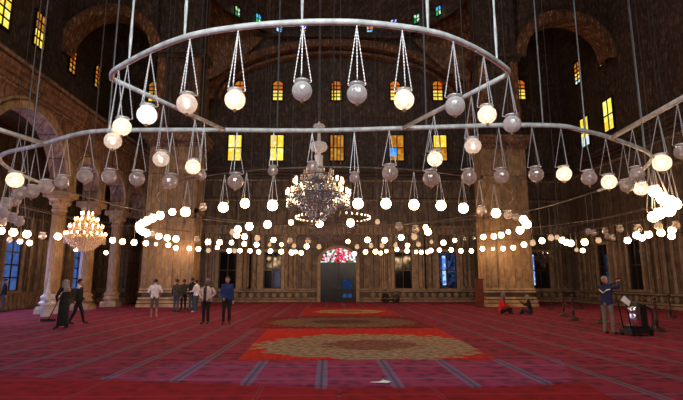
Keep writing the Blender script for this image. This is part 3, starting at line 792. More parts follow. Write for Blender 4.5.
for k in range(3):
    q = 2*PI*k/3+.5; mb.tube([(.70*math.cos(q), .70*math.sin(q), 1.0), (1.0*math.cos(q), 1.0*math.sin(q), 1.10), (1.0*math.cos(q), 1.0*math.sin(q), 1.25)], .05, 5)
COL = mb.build('collar', M['chain'], None, True).data
mb = MB(); mb.lathe([(.2,-.96),(.22,-1.03),(.10,-1.08),(.14,-1.16),(.05,-1.26)], 10); FIN = mb.build('finial', M['brass'], None, True).data
mb = MB(); mb.sphere((0,0,0), .26, 10, 6, (1,1,1.3)); BUL = mb.build('bulb', M['bulb'], None, True).data
# unit-high chain of alternating links
mb = MB(); n = 34; mb.tube([(0,0,i/n) for i in range(n+1)], [(.011 if i % 2 else .020) for i in range(n+1)], 5); CHN = mb.build('chain', M['chain'], None).data
mb = MB(); mb.tube([(0,0,0),(0,0,1)], .010, 5); CAB = mb.build('suspension_cable', M['wire'], None).data
mb = MB(); mb.tube([(0,0,0),(0,0,1)], .006, 5); CABT = mb.build('suspension_wire', M['wire'], None).data
for ob in [o_ for o_ in C.objects if o_.type == 'MESH' and o_.parent is None and o_.data in (G_hi, G_lo, COL, FIN, BUL, CHN, CAB, CABT)]: bpy.data.objects.remove(ob)
def var(me, mat):
    m = me.copy(); m.materials.clear(); m.materials.append(mat); return m
GM = {'hi_glass': G_hi, 'hi_clear': var(G_hi, M['clear']), 'lo_lit': G_lo, 'lo_clear': var(G_lo, M['clear']), 'lo_dim': var(G_lo, M['litdim']), 'hi_lit': var(G_hi, M['lit']), 'hi_frost': var(G_hi, M['frost'])}
BM = {'w': BUL, 'c': var(BUL, M['bulbcool']), 'k': var(BUL, M['bulbweak'])}
def child(name, me, parent, loc=(0,0,0), sc=(1,1,1), rot=None):
    o_ = bpy.data.objects.new(name, me); C.objects.link(o_); o_.parent = parent; o_.location = loc; o_.scale = sc
    if rot: o_.rotation_mode = 'QUATERNION'; o_.rotation_quaternion = rot
    return o_
def between(name, me, parent, a, c, thick=1):
    a = Vector(a); c = Vector(c); d = c-a
    return child(name, me, parent, a, (thick, thick, d.length), Vector((0,0,1)).rotation_difference(d.normalized()))
ZL = 3.8
PLACED = []
def lamp(px, py, rp, kind, label, group, hook=None, Y=None):
    p = at_z(px, py, ZL)
    if p.y > 38.3: p = at_y(px, py, 38.3)
    if -12.9 < p.x < -8.0 and p.y > 31.4: p = at_y(px, py, 31.2)
    if 10.0 < p.x < 14.9 and p.y > 31.4: p = at_y(px, py, 31.2)
    if p.x < XL+.6: p = at_x(px, py, XL+.7)
    if p.x < XA+.4 and p.x > XA-1.3: p = at_x(px, py, XA+.6)
    if p.x > XR-.6: p = at_x(px, py, XR-.8)
    bestd = None
    for i in range(45):                                # hang it plumb under the hoop it belongs to, if one is near
        q = at_z(px, py, 3.35+i*.02)
        if q.y > 38.3 or abs(q.x) > 18: continue
        if (-12.7 < q.x < -8.3 or 10.1 < q.x < 14.2) and q.y > 31.4: continue
        dq = ring_dist(Vector((q.x, q.y, 0)))[0]+.12*abs(q.z-ZL)
        if bestd is None or dq < bestd[0]: bestd = (dq, q)
    if bestd and ring_dist(bestd[1])[0] < .25: p = bestd[1]
    r = (rp*.96 if rp >= 7 or kind in ('un', 'dim') else rp-.62)*p.y/F
    for tries in range(14):                            # neighbours in a cluster hang one behind the other
        hit = [1 for c_, r_ in PLACED if (c_-p).length < (r_+r)*1.12+.02]
        if not hit: break
        q = p+(p-Vector((0,0,EYE))).normalized()*(.16*(tries+1)*(-1 if tries % 2 else 1))
        if q.y < 38.5: p = q
    PLACED.append((p.copy(), r)); top = ZR-.06-p.z
    t = thing('globe_lamp', label, 'lamp', p, 0, group)
    near = rp >= 5
    d, hp = ring_dist(Vector((p.x, p.y, 0)))
    on = d < .3
    hk = tuple(hp-p-Vector((0,0,.05))) if on else (0,0,top)
    if near:
        if kind == 'lit' and rp < 7: child('globe', GM['hi_lit'], t, sc=(r,r,r))
        elif kind == 'un': child('globe', GM['hi_clear' if rp < 9 else 'hi_glass'], t, sc=(r,r,r))
        else: child('globe', GM['hi_frost'], t, sc=(r,r,r))
        if kind != 'un' and not (kind == 'lit' and rp < 7): child('bulb', BM[{'lit': 'w', 'cool': 'c', 'weak': 'k'}[kind]], t, sc=(r,r,r), loc=(0,0,-.1*r))
        child('collar', COL, t, sc=(r,r,r)); child('finial', FIN, t, sc=(r,r,r))
        for k in range(3):
            q = 2*PI*k/3+.5
            between('chain', CHN, t, (1.0*r*math.cos(q), 1.0*r*math.sin(q), 1.2*r), hk, .5 if rp > 8.9 else .42)
    else:
        child('globe', GM[{'lit': 'lo_lit', 'un': 'lo_clear', 'dim': 'lo_dim', 'weak': 'lo_lit', 'cool': 'lo_lit'}[kind]], t, sc=(r,r,r))
        child('collar', COL, t, sc=(r,r,r))
        between('suspension_cable', CAB, t, (0,0,1.05*r), hk, 1)
    if not on: between('suspension_wire', CABT, t, (0,0,top), (0,0,ceil_z(p.x, p.y)-p.z), 1)
    return t
ORD = ['leftmost','second','third','fourth','fifth','sixth','seventh','eighth','ninth','tenth','eleventh','twelfth','thirteenth','fourteenth','fifteenth','sixteenth','seventeenth','eighteenth','nineteenth','twentieth']
TENS = {2: 'twenty', 3: 'thirty', 4: 'forty', 5: 'fifty', 6: 'sixty'}
def ordinal(i):
    if i < 20: return ORD[i]
    n = i+1
    if n % 10 == 0: return {3: 'thirtieth', 4: 'fortieth', 5: 'fiftieth', 6: 'sixtieth'}.get(n//10)
    return TENS[n//10]+'-'+['', 'first', 'second', 'third', 'fourth', 'fifth', 'sixth', 'seventh', 'eighth', 'ninth'][n % 10]
LOOK = {'lit': 'glowing white globe lamp', 'cool': 'glowing bluish-white globe lamp', 'weak': 'softly lit globe lamp', 'un': 'unlit glass lamp', 'dim': 'faint amber lamp'}
u, L_, W_, K_, D_ = 'un', 'lit', 'weak', 'cool', 'dim'
ROWS = [
 ('on the nearest hoop', 'large globe lamps on the nearest hoop',
  [(113,141,9,W_),(122,127,9.6,L_),(147,115,10.6,K_),(161,159,8.4,W_),(187,104,11,W_),(235,100,11.2,L_),(302,91,11.2,u),(357,94,11.2,u),(404,100,11.2,L_),(435,159,8.4,L_),(455,106,11,u),(473,146,8.8,W_),(487,115,10.2,L_),(512,124,9.6,u)]),
 ('in the row under the wide hoop', 'globe lamps in the row under the wide hoop',
  [(15,180,8.3,L_),(46,187,7.2,u),(62,182,7,u),(85,176,7.8,u),(109,176.5,7.6,u),(137,178.5,8,u),(170,181.5,7.8,u),(193,167,8,L_),(201,175,5.5,u),(235.5,181.5,8.4,u),(273,171,5.4,u),(312,167.5,6,u),(354.5,178,5.6,u),(390,173,8.6,u),(431,178.5,8.8,u),(469,177,8.2,u),(501.5,176,8,u),(536,174.5,8,u),(564,174,8,L_),(589,178,8,u),(609,182,8,L_),(627,186,7,u),(637,174,7.8,u),(641,188.5,7.6,L_)]),
 ('in the bright cluster at the right edge', 'globe lamps clustered at the right edge',
  [(655,191.5,6.6,L_),(663,198.5,6.8,L_),(662,163,9.4,L_),(670,202,6.6,L_),(675,204.5,6.4,L_),(669,211,6.3,L_),(659,214,6,L_),(653.5,217,5.8,L_),(682,152,8,u)]),
 ('in the dark cluster at the left edge', 'unlit globe lamps clustered at the left edge',
  [(21,193,6.2,u),(32,192,7,u),(15,200,6,u),(6,204,6,u),(3,213,5.2,u),(12,218,5,u),(19,221.5,5,u),(2,222,4.5,u)]),
 ('in the upper middle row', 'globe lamps in the upper middle row',
  [(172.3,212,4,L_),(185.5,212,5.3,L_),(203,207.5,4,u),(223.3,207.5,5.4,L_),(245,203.6,5.2,L_),(272.5,205.5,5.8,L_),(358,203.8,5.8,L_),(386,203.8,5.8,L_),(414,205,5.7,L_),(441,205.7,5.6,L_),(463.4,208.3,5.5,L_),(481.5,211,5,u),(496,213.3,5.2,L_),(508,215,4.6,u),(516,217.5,3.6,u)]),
 ('in the cluster before the left pier', 'globe lamps curling in front of the left pier',
  [(160,215.6,4.6,L_),(152.7,218.3,4.5,L_),(147,221,4.5,L_),(142.5,223.2,4.3,L_),(139,226,4.2,L_),(139.8,229.5,4,L_),(142.8,231.6,4,L_),(146.6,233.4,4,L_),(152.7,234,2.6,D_)]),
 ('in the cluster before the right pier', 'globe lamps curling in front of the right pier',
  [(523.6,219.8,4.7,L_),(527,224.6,4.8,L_),(520,230.4,4.3,L_),(508.4,232,2.8,L_)]),
 ('in the sparse row at chandelier height', 'globe lamps in the sparse inner row',
  [(249.3,226.6,4.4,L_),(237.8,229.5,4.1,L_),(232.6,232.3,3,D_),(236.7,235.2,3.7,L_),(244.5,236.8,3.5,L_),(267.5,224.5,4.4,L_),(291,222.5,3.1,L_),(319.5,223.8,4.3,L_),(350.5,223,4.5,L_),(377.5,222,2.6,D_),(399,226.8,4,u),(415.5,229.5,4,u),(425.7,227.5,3.2,L_),(428,232,4.1,L_),(414.3,237,3.2,D_)]),
 ('in the long second-lowest row', 'globe lamps in the long second-lowest row',
  [(1,231,4,L_),(13.3,232.5,4.3,L_),(26.8,234.3,4.2,L_),(20,241.5,2.9,L_),(29.5,243,3.2,L_),(9.5,240,2.6,u),(42.5,236,3.6,u),(58,236.5,3.9,L_),(112.5,240.3,3.4,L_),(122.6,241.7,3.3,L_),(134,242.6,3.3,L_),(145.9,243.2,3.2,L_),(156,244.2,2.1,L_),(158.7,236.3,3.6,L_),(167.3,238,3.6,L_),(175.9,239,3.6,L_),(196.8,239.7,2.9,u),(208,242,3.3,L_),(219.5,242.6,3.3,L_),(231.5,242.6,2.8,L_),(244.3,244,2.9,L_),(256.6,244.7,3,L_),(257.4,238.4,3,D_),(273.5,240,3.1,L_),(281.5,244.5,2.3,L_),(290,241,2.8,u),(308,241,2.8,u),(348,241.5,2.7,L_),(367.5,240,3.3,L_),(384.8,240.3,3.3,L_),(401.3,237.5,3.5,L_),(407.5,245.5,2.8,L_),(418.5,244.5,2.5,D_),(431.5,242,2,D_),(443.4,242.8,3.2,L_),(454.7,240.4,2.7,L_),(464.6,239,1.8,u),(474,238.5,1.6,u),(483.3,237,3.3,L_),(493.9,236.5,3.3,L_),(501.2,235.2,3.5,L_),(532.8,243.2,3,D_),(542,240.8,3.5,L_),(551,238,3.2,D_),(557.3,237.5,2.6,D_),(562.2,240.3,3.5,L_),(566.4,242.5,3.6,L_),(571,243.5,3.7,L_),(584.7,242.2,3.9,L_),(598.6,240.5,3,D_),(607.5,236.7,3,u),(612.5,238,3,u),(627.7,240.5,3.7,L_),(636.6,235.5,4,L_),(642,238,3.6,L_),(648.5,234.7,4.1,L_),(661,233,4.2,L_),(672,230.4,4.2,L_),(671.5,236.2,3.9,L_)]),
 ('in the faint high row near the right wall', 'unlit globe lamps near the right wall',
  [(588.5,232,3,u),(594,233,3,u),(605,231,3.2,u),(620,229,3.6,u),(638,228.6,4,u),(658.6,226,4.2,u),(676,225.3,4.2,u)]),
 ('in the lowest lamp row', 'globe lamps in the lowest row before the back wall',
  [(59.8,247,2.7,L_),(76,249.5,2.5,L_),(106,252.8,2.5,L_),(168.4,245.3,2.9,L_),(175.9,248,2.9,L_),(189.4,248.5,2.8,L_),(198.4,249,2.9,L_),(208.3,250.5,2.5,D_),(217.3,247.6,2.5,L_),(229.2,250.7,2.9,L_),(234.6,251,2.4,D_),(240,250.7,2.8,L_),(250,251,2.7,L_),(258.7,252,2.6,L_),(270.5,251.2,2.8,L_),(281.2,251.7,2.9,L_),(269.5,245,1.9,D_),(291.6,252.6,3,L_),(295.5,252,2.4,L_),(294,246,2.3,D_),(301.2,253,2.8,L_),(306.7,246.5,3,L_),(319,247,2.5,D_),(354.3,253.8,2.7,L_),(357,247,2.3,D_),(365.5,252,2.8,L_),(371,246,2.3,D_),(375.5,251.7,3,L_),(380.6,253,2.5,L_),(382,245.8,2.4,D_),(386.3,251.2,2.3,L_),(397,249.5,2.5,L_),(407,251,2.8,L_),(395.5,245.5,2.2,D_),(416.2,252,2.3,L_),(421.3,252.3,2.6,L_),(427.5,252,2.5,L_),(431,250.5,2.8,L_),(439.3,250.2,2.7,L_),(451.2,249.9,2.8,L_),(461,251,2.8,L_),(471.4,251,2.8,L_),(482.4,248.9,2.9,L_),(493,248.9,2.1,L_),(503,248.6,2.9,L_),(513.2,247.6,3,L_),(523.9,244.7,3.3,L_),(576.5,250,2,D_),(582.8,250.5,2.9,L_)]),
]
for phrase, grp, items in ROWS:
    for i, (x, y, r, k) in enumerate(sorted(items)):
        o_ = ordinal(i)
        lab = '%s, %s from left %s' % (LOOK[k], o_, phrase) if i else '%s, leftmost %s' % (LOOK[k], phrase)
        lamp(x, y, r, k, lab, grp)

# ------------------------------------------------------------------ chandeliers
def octa(mb, c, r, h):
    x, y, z = c
    mb.add([(x+r,y,z),(x,y+r,z),(x-r,y,z),(x,y-r,z),(x,y,z+h*.4),(x,y,z-h*.6)], [(0,1,4),(1,2,4),(2,3,4),(3,0,4),(1,0,5),(2,1,5),(3,2,5),(0,3,5)])
mb = MB(); mb.lathe([(.35,0),(.42,.1),(.42,1.5),(.5,1.7),(.30,1.75)], 8); SLEEVE = mb.build('x', M['warmcrystal'], None, True).data
mb = MB(); mb.sphere((0,0,.8), .40, 8, 6, (1,1,1.9)); FLAME = mb.build('x', M['candle'], None, True).data
for ob in [o_ for o_ in C.objects if o_.name.startswith('x')]: bpy.data.objects.remove(ob)
SLEEVE.name = 'glass_sleeve'; FLAME.name = 'candle_bulb'
def chandelier(name, lab, loc, tiers, bowl, stem_h, crystal, body_scale=1, lit=lambda i, q: True, dens=1.0, drops=True, stem_ornate=False, csize=.05, metal=None):
    """tiers: (radius, z, candles); bowl: list of (radius,z) outline of the crystal body"""
    metal = metal or M['brass']
    t = thing(name, lab, 'chandelier', loc)
    b = MB(); b.tube([(0,0,min(z for r, z in bowl)+.05),(0,0,max(z for _, z, _ in tiers)+.3)], .03, 8)
    for r, z, n in tiers:
        b.tube([(r*math.cos(2*PI*i/32), r*math.sin(2*PI*i/32), z-.03) for i in range(32)], .018, 6, closed=True)
        for i in range(max(6, n//2)):
            q = 2*PI*i/max(6, n//2); b.tube([(0,0,z-.15),(.5*r*math.cos(q),.5*r*math.sin(q),z-.2),(r*math.cos(q),r*math.sin(q),z-.03)], .012, 5)
    b.build('arms', metal, t, True)
    for r, z, n in tiers:
        for i in range(n):
            q = 2*PI*i/n+.1*r; s = csize
            o_ = child('candle_sleeve', SLEEVE, t, (r*math.cos(q), r*math.sin(q), z), (s,s,s))
            if lit(r, q): child('candle_bulb', FLAME, o_)
    # strands of cut crystal drops
    b = MB(); rnd = random.Random(len(name)+int(loc[0]*10))
    for k in range(len(bowl)-1):
        (r0, z0), (r1, z1) = bowl[k], bowl[k+1]
        L0 = math.hypot(r1-r0, z1-z0); m = max(2, int(L0/.075*dens))
        for i in range(m):
            u_ = i/m; r = r0+(r1-r0)*u_; z = z0+(z1-z0)*u_; c = max(4, int(2*PI*r/.085*dens))
            for j in range(c):
                q = 2*PI*(j+.5*(i % 2))/c; octa(b, (r*math.cos(q), r*math.sin(q), z+rnd.uniform(-.02,.02)), .034, .13)
    if drops:
        for r, z, n in tiers:
            for j in range(int(n*2.5)):
                q = 2*PI*j/(n*2.5)
                for k in range(4): octa(b, (r*math.cos(q), r*math.sin(q), z-.08-.09*k), .022, .085)
    o_ = b.build('crystal_drops', crystal, t); o_['kind'] = 'stuff'
    top = stem_h-loc[2]
    b = MB(); z0 = max(z for _, z, _ in tiers)+.25
    if stem_ornate:
        b.lathe([(.05,z0-.3),(.10,z0-.25),(.13,z0-.1),(.12,z0+.25),(.14,z0+.32),(.06,z0+.38),(.05,z0+.42),(.22,z0+.5),(.27,z0+.6),(.22,z0+.72),(.06,z0+.78),(.04,z0+1.05),(.04,z0+1.2),(.19,z0+1.24),(.15,z0+1.3),(.03,z0+1.34),(.03,z0+1.4)], 16)
        b.build('glass_stem', M['glass'], t, True); z0 += 1.4
        b = MB()
    nn = 40; b.tube([(0,0,z0+(top-z0)*i/nn) for i in range(nn+1)], [.045 if i % 2 else .028 for i in range(nn+1)], 6)
    b.build('suspension_chain', M['oldmetal'], t)
    return t
Yn = 14.0
p = at_y(320, 222, Yn)
def litn(r, q): return abs(math.cos(q)) > .72 and r > .6
chandelier('crystal_chandelier', 'big chandelier of bluish crystal drops in the centre, candles glowing at both sides', (p.x-.05, Yn, p.z),
           [(.93,.80,22),(.72,1.15,16),(.42,1.42,10)], [(.05,-.02),(.18,.10),(.38,.3),(.60,.5),(.82,.68),(.70,.85),(.5,1.05),(.45,1.25),(.2,1.4)], 31, M['crystal'], lit=litn, dens=.8, stem_ornate=True, csize=.088, metal=M['oldmetal'])
Yf = 22.0; p = at_y(333, 243, Yf)
chandelier('crystal_chandelier', 'dim wide crystal chandelier behind the big one, above the door fanlight', (p.x, Yf, p.z),
           [(1.72,1.12,40),(1.2,1.35,16)], [(.1,0),(.45,.12),(.85,.36),(1.1,.7),(1.3,.98)], 31, M['smoky'], dens=.7, csize=.055, metal=M['oldmetal'], lit=lambda r, q: r > 1.5 and abs(math.cos(q)) > .25, drops=False)
Yl = 22.5; p = at_y(84, 251, Yl)
chandelier('crystal_chandelier', 'warmly lit tiered chandelier hanging before the left arcade columns', (p.x, Yl, p.z),
           [(.86,.72,20),(.70,1.08,16),(.48,1.40,12),(.25,1.68,7)], [(.1,0),(.4,.12),(.65,.35),(.84,.6),(.6,.8),(.45,1.1),(.2,1.5)], 31, M['warmcrystal'], csize=.085, dens=.8)
p = at_y(543, 263, 35.5)
chandelier('crystal_chandelier', 'small dark chandelier hanging right of the right pier before a blue window', (p.x, 35.5, p.z),
           [(.62,.45,10),(.4,.7,6)], [(.1,0),(.35,.12),(.6,.35)], 31, M['oldmetal'], csize=.05, dens=1, lit=lambda r, q: r < .5 and q < 1.3, metal=M['oldmetal'])

# ------------------------------------------------------------------ people
SK = plain('skin', (.42,.22,.15), .5, 0, .06); SKD = plain('tanned_skin', (.26,.13,.08), .5, 0, .06)
def cloth(name, col): return plain(name, col, .9, 0, .18, 12)
HAIR = plain('dark_hair', (.012,.009,.008), .6, 0, .3, 40); GREY = plain('grey_hair', (.22,.19,.17), .7, 0, .3, 40)
EYE_M = plain('dark_eye', (.01,.008,.008), .2); LIP = plain('lips', (.26,.09,.07), .5)
def capsule(mb, a, c, ra, rc, n=10):
    a = Vector(a); c = Vector(c); d = c-a
    if d.length < 1e-4: mb.sphere(a, ra, n, 8); return
    mb.sphere(a, ra, n, 8); mb.sphere(c, rc, n, 8); mb.tube([a, c], [ra, rc], n)
def stand_pose(sp=.10, arms='down', stride=0, lean=0):
    J = dict(pel=(0,0,.93), waist=(0,.0,1.08), chest=(0,.01+lean*.5,1.30), neck=(0,.0+lean,1.47), head=(0,.035+lean*1.15,1.625),
             shL=(-.185,lean,1.40), shR=(.185,lean,1.40), elL=(-.25,-.03,1.13), elR=(.25,-.03,1.13), wrL=(-.25,.07,.90), wrR=(.25,.07,.90),
             hipL=(-.09,0,.90), hipR=(.09,0,.90), knL=(-sp,.02+stride*.5,.49), knR=(sp,.03-stride*.35,.49), anL=(-sp-.01,stride*.9,.085), anR=(sp+.01,-stride*.9,.085),
             look=(0,1,0))
    J['footL'] = (J['anL'][0]-.02, J['anL'][1]+.15, .035); J['footR'] = (J['anR'][0]+.02, J['anR'][1]+.15, .035)
    return J
def person(lab, loc, rz, J, top, bottom, sleeve=None, skin=SK, hair=HAIR, shoes=None, shorts=False, jacket=None, scale=1, female=False, extra=None, bald=False):
    shoes = shoes or M['black']; sleeve = sleeve or top
    root = thing('person', lab, 'person', loc, rz); root.scale = (scale,)*3
    V = {k: Vector(v) for k, v in J.items()}
    look = V['look'].normalized(); side = Vector((look.y, -look.x, 0)); side.normalize(); upv = side.cross(look)
    mb = MB(); bones = []
    def bone(a, c, ra, rc, mat): capsule(mb, a, c, ra, rc); bones.append((Vector(a), Vector(c), max(ra, rc), mat))
    S = 0; T = 1; B = 2; SL = 3; SH = 4
    w_ = .93 if female else 1
    sd = (V['shR']-V['shL']).normalized(); hd = (V['hipR']-V['hipL']).normalized()
    # trunk: three overlapping strands make an oval section
    for s in (-1, 0, 1):
        bone(V['chest']+sd*.085*s*w_, V['waist']+sd*.06*s, .115, .112, T)
        bone(V['waist']+sd*.06*s, V['pel']+hd*.065*s, .112, .125, T if s else T)
    bone(V['chest'], V['neck'], .12, .065, T); bone(V['shL'], V['shR'], .068*w_, .068*w_, T)
    bone(V['neck'], V['head']-upv*.05, .056, .055, S)
    # head: skull, face, jaw, nose, ears
    h = V['head']
    mb.sphere(h+upv*.015-look*.015, .098, 14, 10, (.86,1.02,1.08)); mb.sphere(h-upv*.055+look*.03, .066, 12, 8, (.95,.95,1.0))
    bones.append((h-upv*.07, h+upv*.06, .11, S))
    capsule(mb, h+look*.085+upv*.01, h+look*.108-upv*.022, .012, .019, 8)
    for s in (-1, 1): mb.sphere(h+side*.086*s-upv*.008-look*.005, .026, 8, 6, (.5,.8,1.2))
    for s in 'LR':
        bone(V['sh'+s], V['el'+s], .062, .050, SL); bone(V['el'+s], V['wr'+s], .050 if sleeve is top and not shorts else .042, .034, SL if not shorts else S)
        d = (V['wr'+s]-V['el'+s]).normalized(); wr = V['wr'+s]
        palm = wr+d*.085; bone(wr, palm, .030, .036, S)
        lat = d.cross(look); lat = lat.normalized() if lat.length > .1 else side.copy(); nrm = lat.cross(d).normalized()
        for i, (off, ln) in enumerate(((-.030,.062),(-.010,.072),(.010,.067),(.028,.052))):      # four curled fingers
            a = palm+lat*off+d*.02; k1 = a+d*ln*.6+nrm*.008; k2 = k1+d*ln*.35+nrm*.022
            capsule(mb, a, k1, .0115, .0105, 6); capsule(mb, k1, k2, .0105, .009, 6)
        a = palm-lat*.03-d*.04; capsule(mb, a, a-lat*.03+d*.03+nrm*.015, .014, .012, 6); capsule(mb, a-lat*.03+d*.03+nrm*.015, a-lat*.035+d*.062+nrm*.03, .012, .010, 6)
        bones.append((palm, palm+d*.1, .05, S))
        bone(V['hip'+s], V['kn'+s], .098, .066, B)
        bone(V['kn'+s], V['an'+s], .066 if not shorts else .052, .050 if not shorts else .036, B if not shorts else S)
        bone(V['an'+s], V['foot'+s], .046, .038, SH)
    bones.append((V['pel']-Vector((0,0,.02)), V['pel']-Vector((0,0,.06)), .13, B))
    mb.m = [0]*len(mb.f)
    body = mb.build('body', [skin, top, bottom, sleeve, shoes], root, True)
    rm = body.modifiers.new('r', 'REMESH'); rm.mode = 'VOXEL'; rm.voxel_size = .0135; rm.use_smooth_shade = True
    sm = body.modifiers.new('s', 'SMOOTH'); sm.iterations = 3; sm.factor = .5
    dg = bpy.context.evaluated_depsgraph_get(); me = bpy.data.meshes.new_from_object(body.evaluated_get(dg))
    body.modifiers.clear(); body.data = me
    if len(me.materials) < 5:
        me.materials.clear()
        for m in (skin, top, bottom, sleeve, shoes): me.materials.append(m)
    idx = []
    for f in me.polygons:
        c = f.center; best = 9; bi = 0
        for a, e_, r, m in bones:
            ab = e_-a; t_ = max(0, min(1, (c-a).dot(ab)/max(1e-9, ab.length_squared))); d = (c-a-ab*t_).length-r
            if d < best: best = d; bi = m
        idx.append(bi)
    me.polygons.foreach_set('material_index', idx); me.polygons.foreach_set('use_smooth', [True]*len(idx))
    # hair, eyes, mouth
    if hair:
        hb = MB(); vs = []; n = 18; k = 9
        for i in range(k+1):
            ph = PI*.5*i/k*1.25
            for j in range(n):
                q = 2*PI*j/n; front = math.cos(q)     # +1 front
                lim = ph*(1-.42*max(0, front)**.7) if not bald else ph*.62
                r = .108
                v = side*(.88*r*math.sin(lim)*math.sin(q))+look*(1.04*r*math.sin(lim)*math.cos(q))+upv*(1.10*r*math.cos(lim))
                vs.append(h+upv*.018-look*.02+v)
        fs = [(i*n+j, i*n+(j+1) % n, (i+1)*n+(j+1) % n, (i+1)*n+j) for i in range(k) for j in range(n)]
        hb.add(vs, fs); hb.build('hair', hair, root, True)
    for s in (-1, 1):
        eb = MB(); eb.sphere(h+look*.083+side*.032*s+upv*.012, .011, 8, 6); eb.build('eye', EYE_M, root, True)
    eb = MB(); capsule(eb, h+look*.088-upv*.052-side*.02, h+look*.088-upv*.052+side*.02, .0065, .0065, 6); eb.build('mouth', LIP, root, True)
    if jacket:
        jb = MB(); n = 24; vs = []; fs = []; op = .32
        rings_ = [(V['neck']+Vector((0,0,-.03)), .085, .075), (V['chest']+Vector((0,0,.08)), .205, .128), (V['chest']-Vector((0,0,.05)), .212, .142), (V['waist'], .200, .140), (V['pel']+Vector((0,0,.04)), .215, .152), (V['pel']-Vector((0,0,.07)), .222, .158)]
        fw = Vector((sd.y*-1, sd.x, 0)).normalized()
        for c_, rx, ry in rings_:
            for o_ in (0, .012):
                for j in range(n+1):
                    q = PI/2+op+(2*PI-2*op)*j/n; vs.append(c_+sd*(rx+o_)*math.cos(q)+fw*(ry+o_)*math.sin(q))
        m1 = n+1
        for i in range(len(rings_)-1):
            for j in range(n):
                for o_ in (0, 1):
                    a0 = (i*2+o_)*m1+j; b0 = ((i+1)*2+o_)*m1+j; fs.append((a0, a0+1, b0+1, b0))
        for j in range(n):
            k0 = (len(rings_)-1)*2*m1; fs.append((k0+j, k0+j+1, k0+m1+j+1, k0+m1+j))
        jb.add(vs, fs); jb.build('jacket', jacket, root, True)
    if extra: extra(root, V, look, side)
    return root
def ground(px, py): p = at_z(px, py, 0); return Vector((p.x, p.y, .0))
def sit_pose(spread=.22):
    J = stand_pose()
    J.update(pel=(0,0,.14), waist=(0,.0,.30), chest=(0,.05,.52), neck=(0,.06,.69), head=(0,.12,.84), shL=(-.18,.05,.62), shR=(.18,.05,.62),
             elL=(-.27,.16,.38), elR=(.27,.16,.38), wrL=(-.12,.36,.36), wrR=(.12,.36,.36), hipL=(-.10,.02,.13), hipR=(.10,.02,.13),
             knL=(-spread-.12,.36,.24), knR=(spread+.12,.36,.24), anL=(.05,.46,.075), anR=(-.05,.36,.075), footL=(.18,.52,.05), footR=(-.18,.42,.05), look=(0,1,-.25))
    return J
blk = cloth('black_cloth', (.010,.010,.012)); nav = cloth('navy_cloth', (.018,.03,.085)); blu = cloth('blue_sweater', (.012,.036,.17)); wht = cloth('white_cloth', (.72,.72,.82))
bei = cloth('pale_beige_cloth', (.60,.50,.46)); gry = cloth('grey_cloth', (.12,.10,.09)); jean = cloth('denim', (.05,.075,.14)); olive = cloth('olive_cloth', (.055,.05,.04)); redc = cloth('red_cloth', (.75,.015,.015)); drk = cloth('charcoal_cloth', (.03,.03,.035)); org = cloth('orange_scarf', (.8,.20,.03)); taupe = cloth('taupe_trousers', (.20,.15,.12))
def scarf(col):
    def f(root, V, look, side):
        b = MB(); h = V['head']; n = 16; vs = []; fs = []
        rows_ = [(h+Vector((0,0,.125)), .03), (h+Vector((0,0,.09)), .085), (h+Vector((0,-.01,.0)), .118), (h-Vector((0,.01,.10)), .112), (V['neck']+Vector((0,0,0)), .13), (V['chest']+Vector((0,0,.0)), .17)]
        for c, r in rows_:
            for j in range(n+1):
                q = .55+(2*PI-1.1)*j/n; vs.append(c+look*r*math.cos(q)+side*r*math.sin(q))
        for i in range(len(rows_)-1):
            for j in range(n): fs.append((i*(n+1)+j, i*(n+1)+j+1, (i+1)*(n+1)+j+1, (i+1)*(n+1)+j))
        b.add(vs, fs); o_ = b.build('headscarf', col, root, True)
        sd_ = o_.modifiers.new('thick', 'SOLIDIFY'); sd_.thickness = .012
    return f
def scarf_orange(root, V, look, side):
    scarf(cloth('beige_headscarf', (.30,.26,.24)))(root, V, look, side)
    b = MB(); h = V['head']; n = 8; vs = []; fs = []
    for z, r in ((.07,.112), (0,.136), (-.10,.134), (-.17,.15), (-.26,.185), (-.32,.19)):
        for j in range(n+1):
            q = PI*.62+.9*j/n; vs.append(h+look*r*math.cos(q)+side*r*math.sin(q)+Vector((0,0,z)))
    for i in range(5):
        for j in range(n): fs.append((i*(n+1)+j, i*(n+1)+j+1, (i+1)*(n+1)+j+1, (i+1)*(n+1)+j))
    b.add(vs, fs); o_ = b.build('orange_cloth', org, root, True); m_ = o_.modifiers.new('thick', 'SOLIDIFY'); m_.thickness = .012
def stripe(root, V, look, side):                    # pale chevron across the back of the jacket
    b = MB(); c = V['chest']; bk = -Vector((look.x, look.y, 0)).normalized()
    b.tube([c+side*.19+bk*.03+Vector((0,0,.06)), c+side*.12+bk*.135+Vector((0,0,.02)), c+bk*.150-Vector((0,0,.06)), c-side*.12+bk*.135+Vector((0,0,.02)), c-side*.19+bk*.03+Vector((0,0,.06))], .018, 6)
    b.build('jacket_stripe', cloth('pale_yellow_stripe', (.75,.72,.35)), root, True)
R_ = math.radians
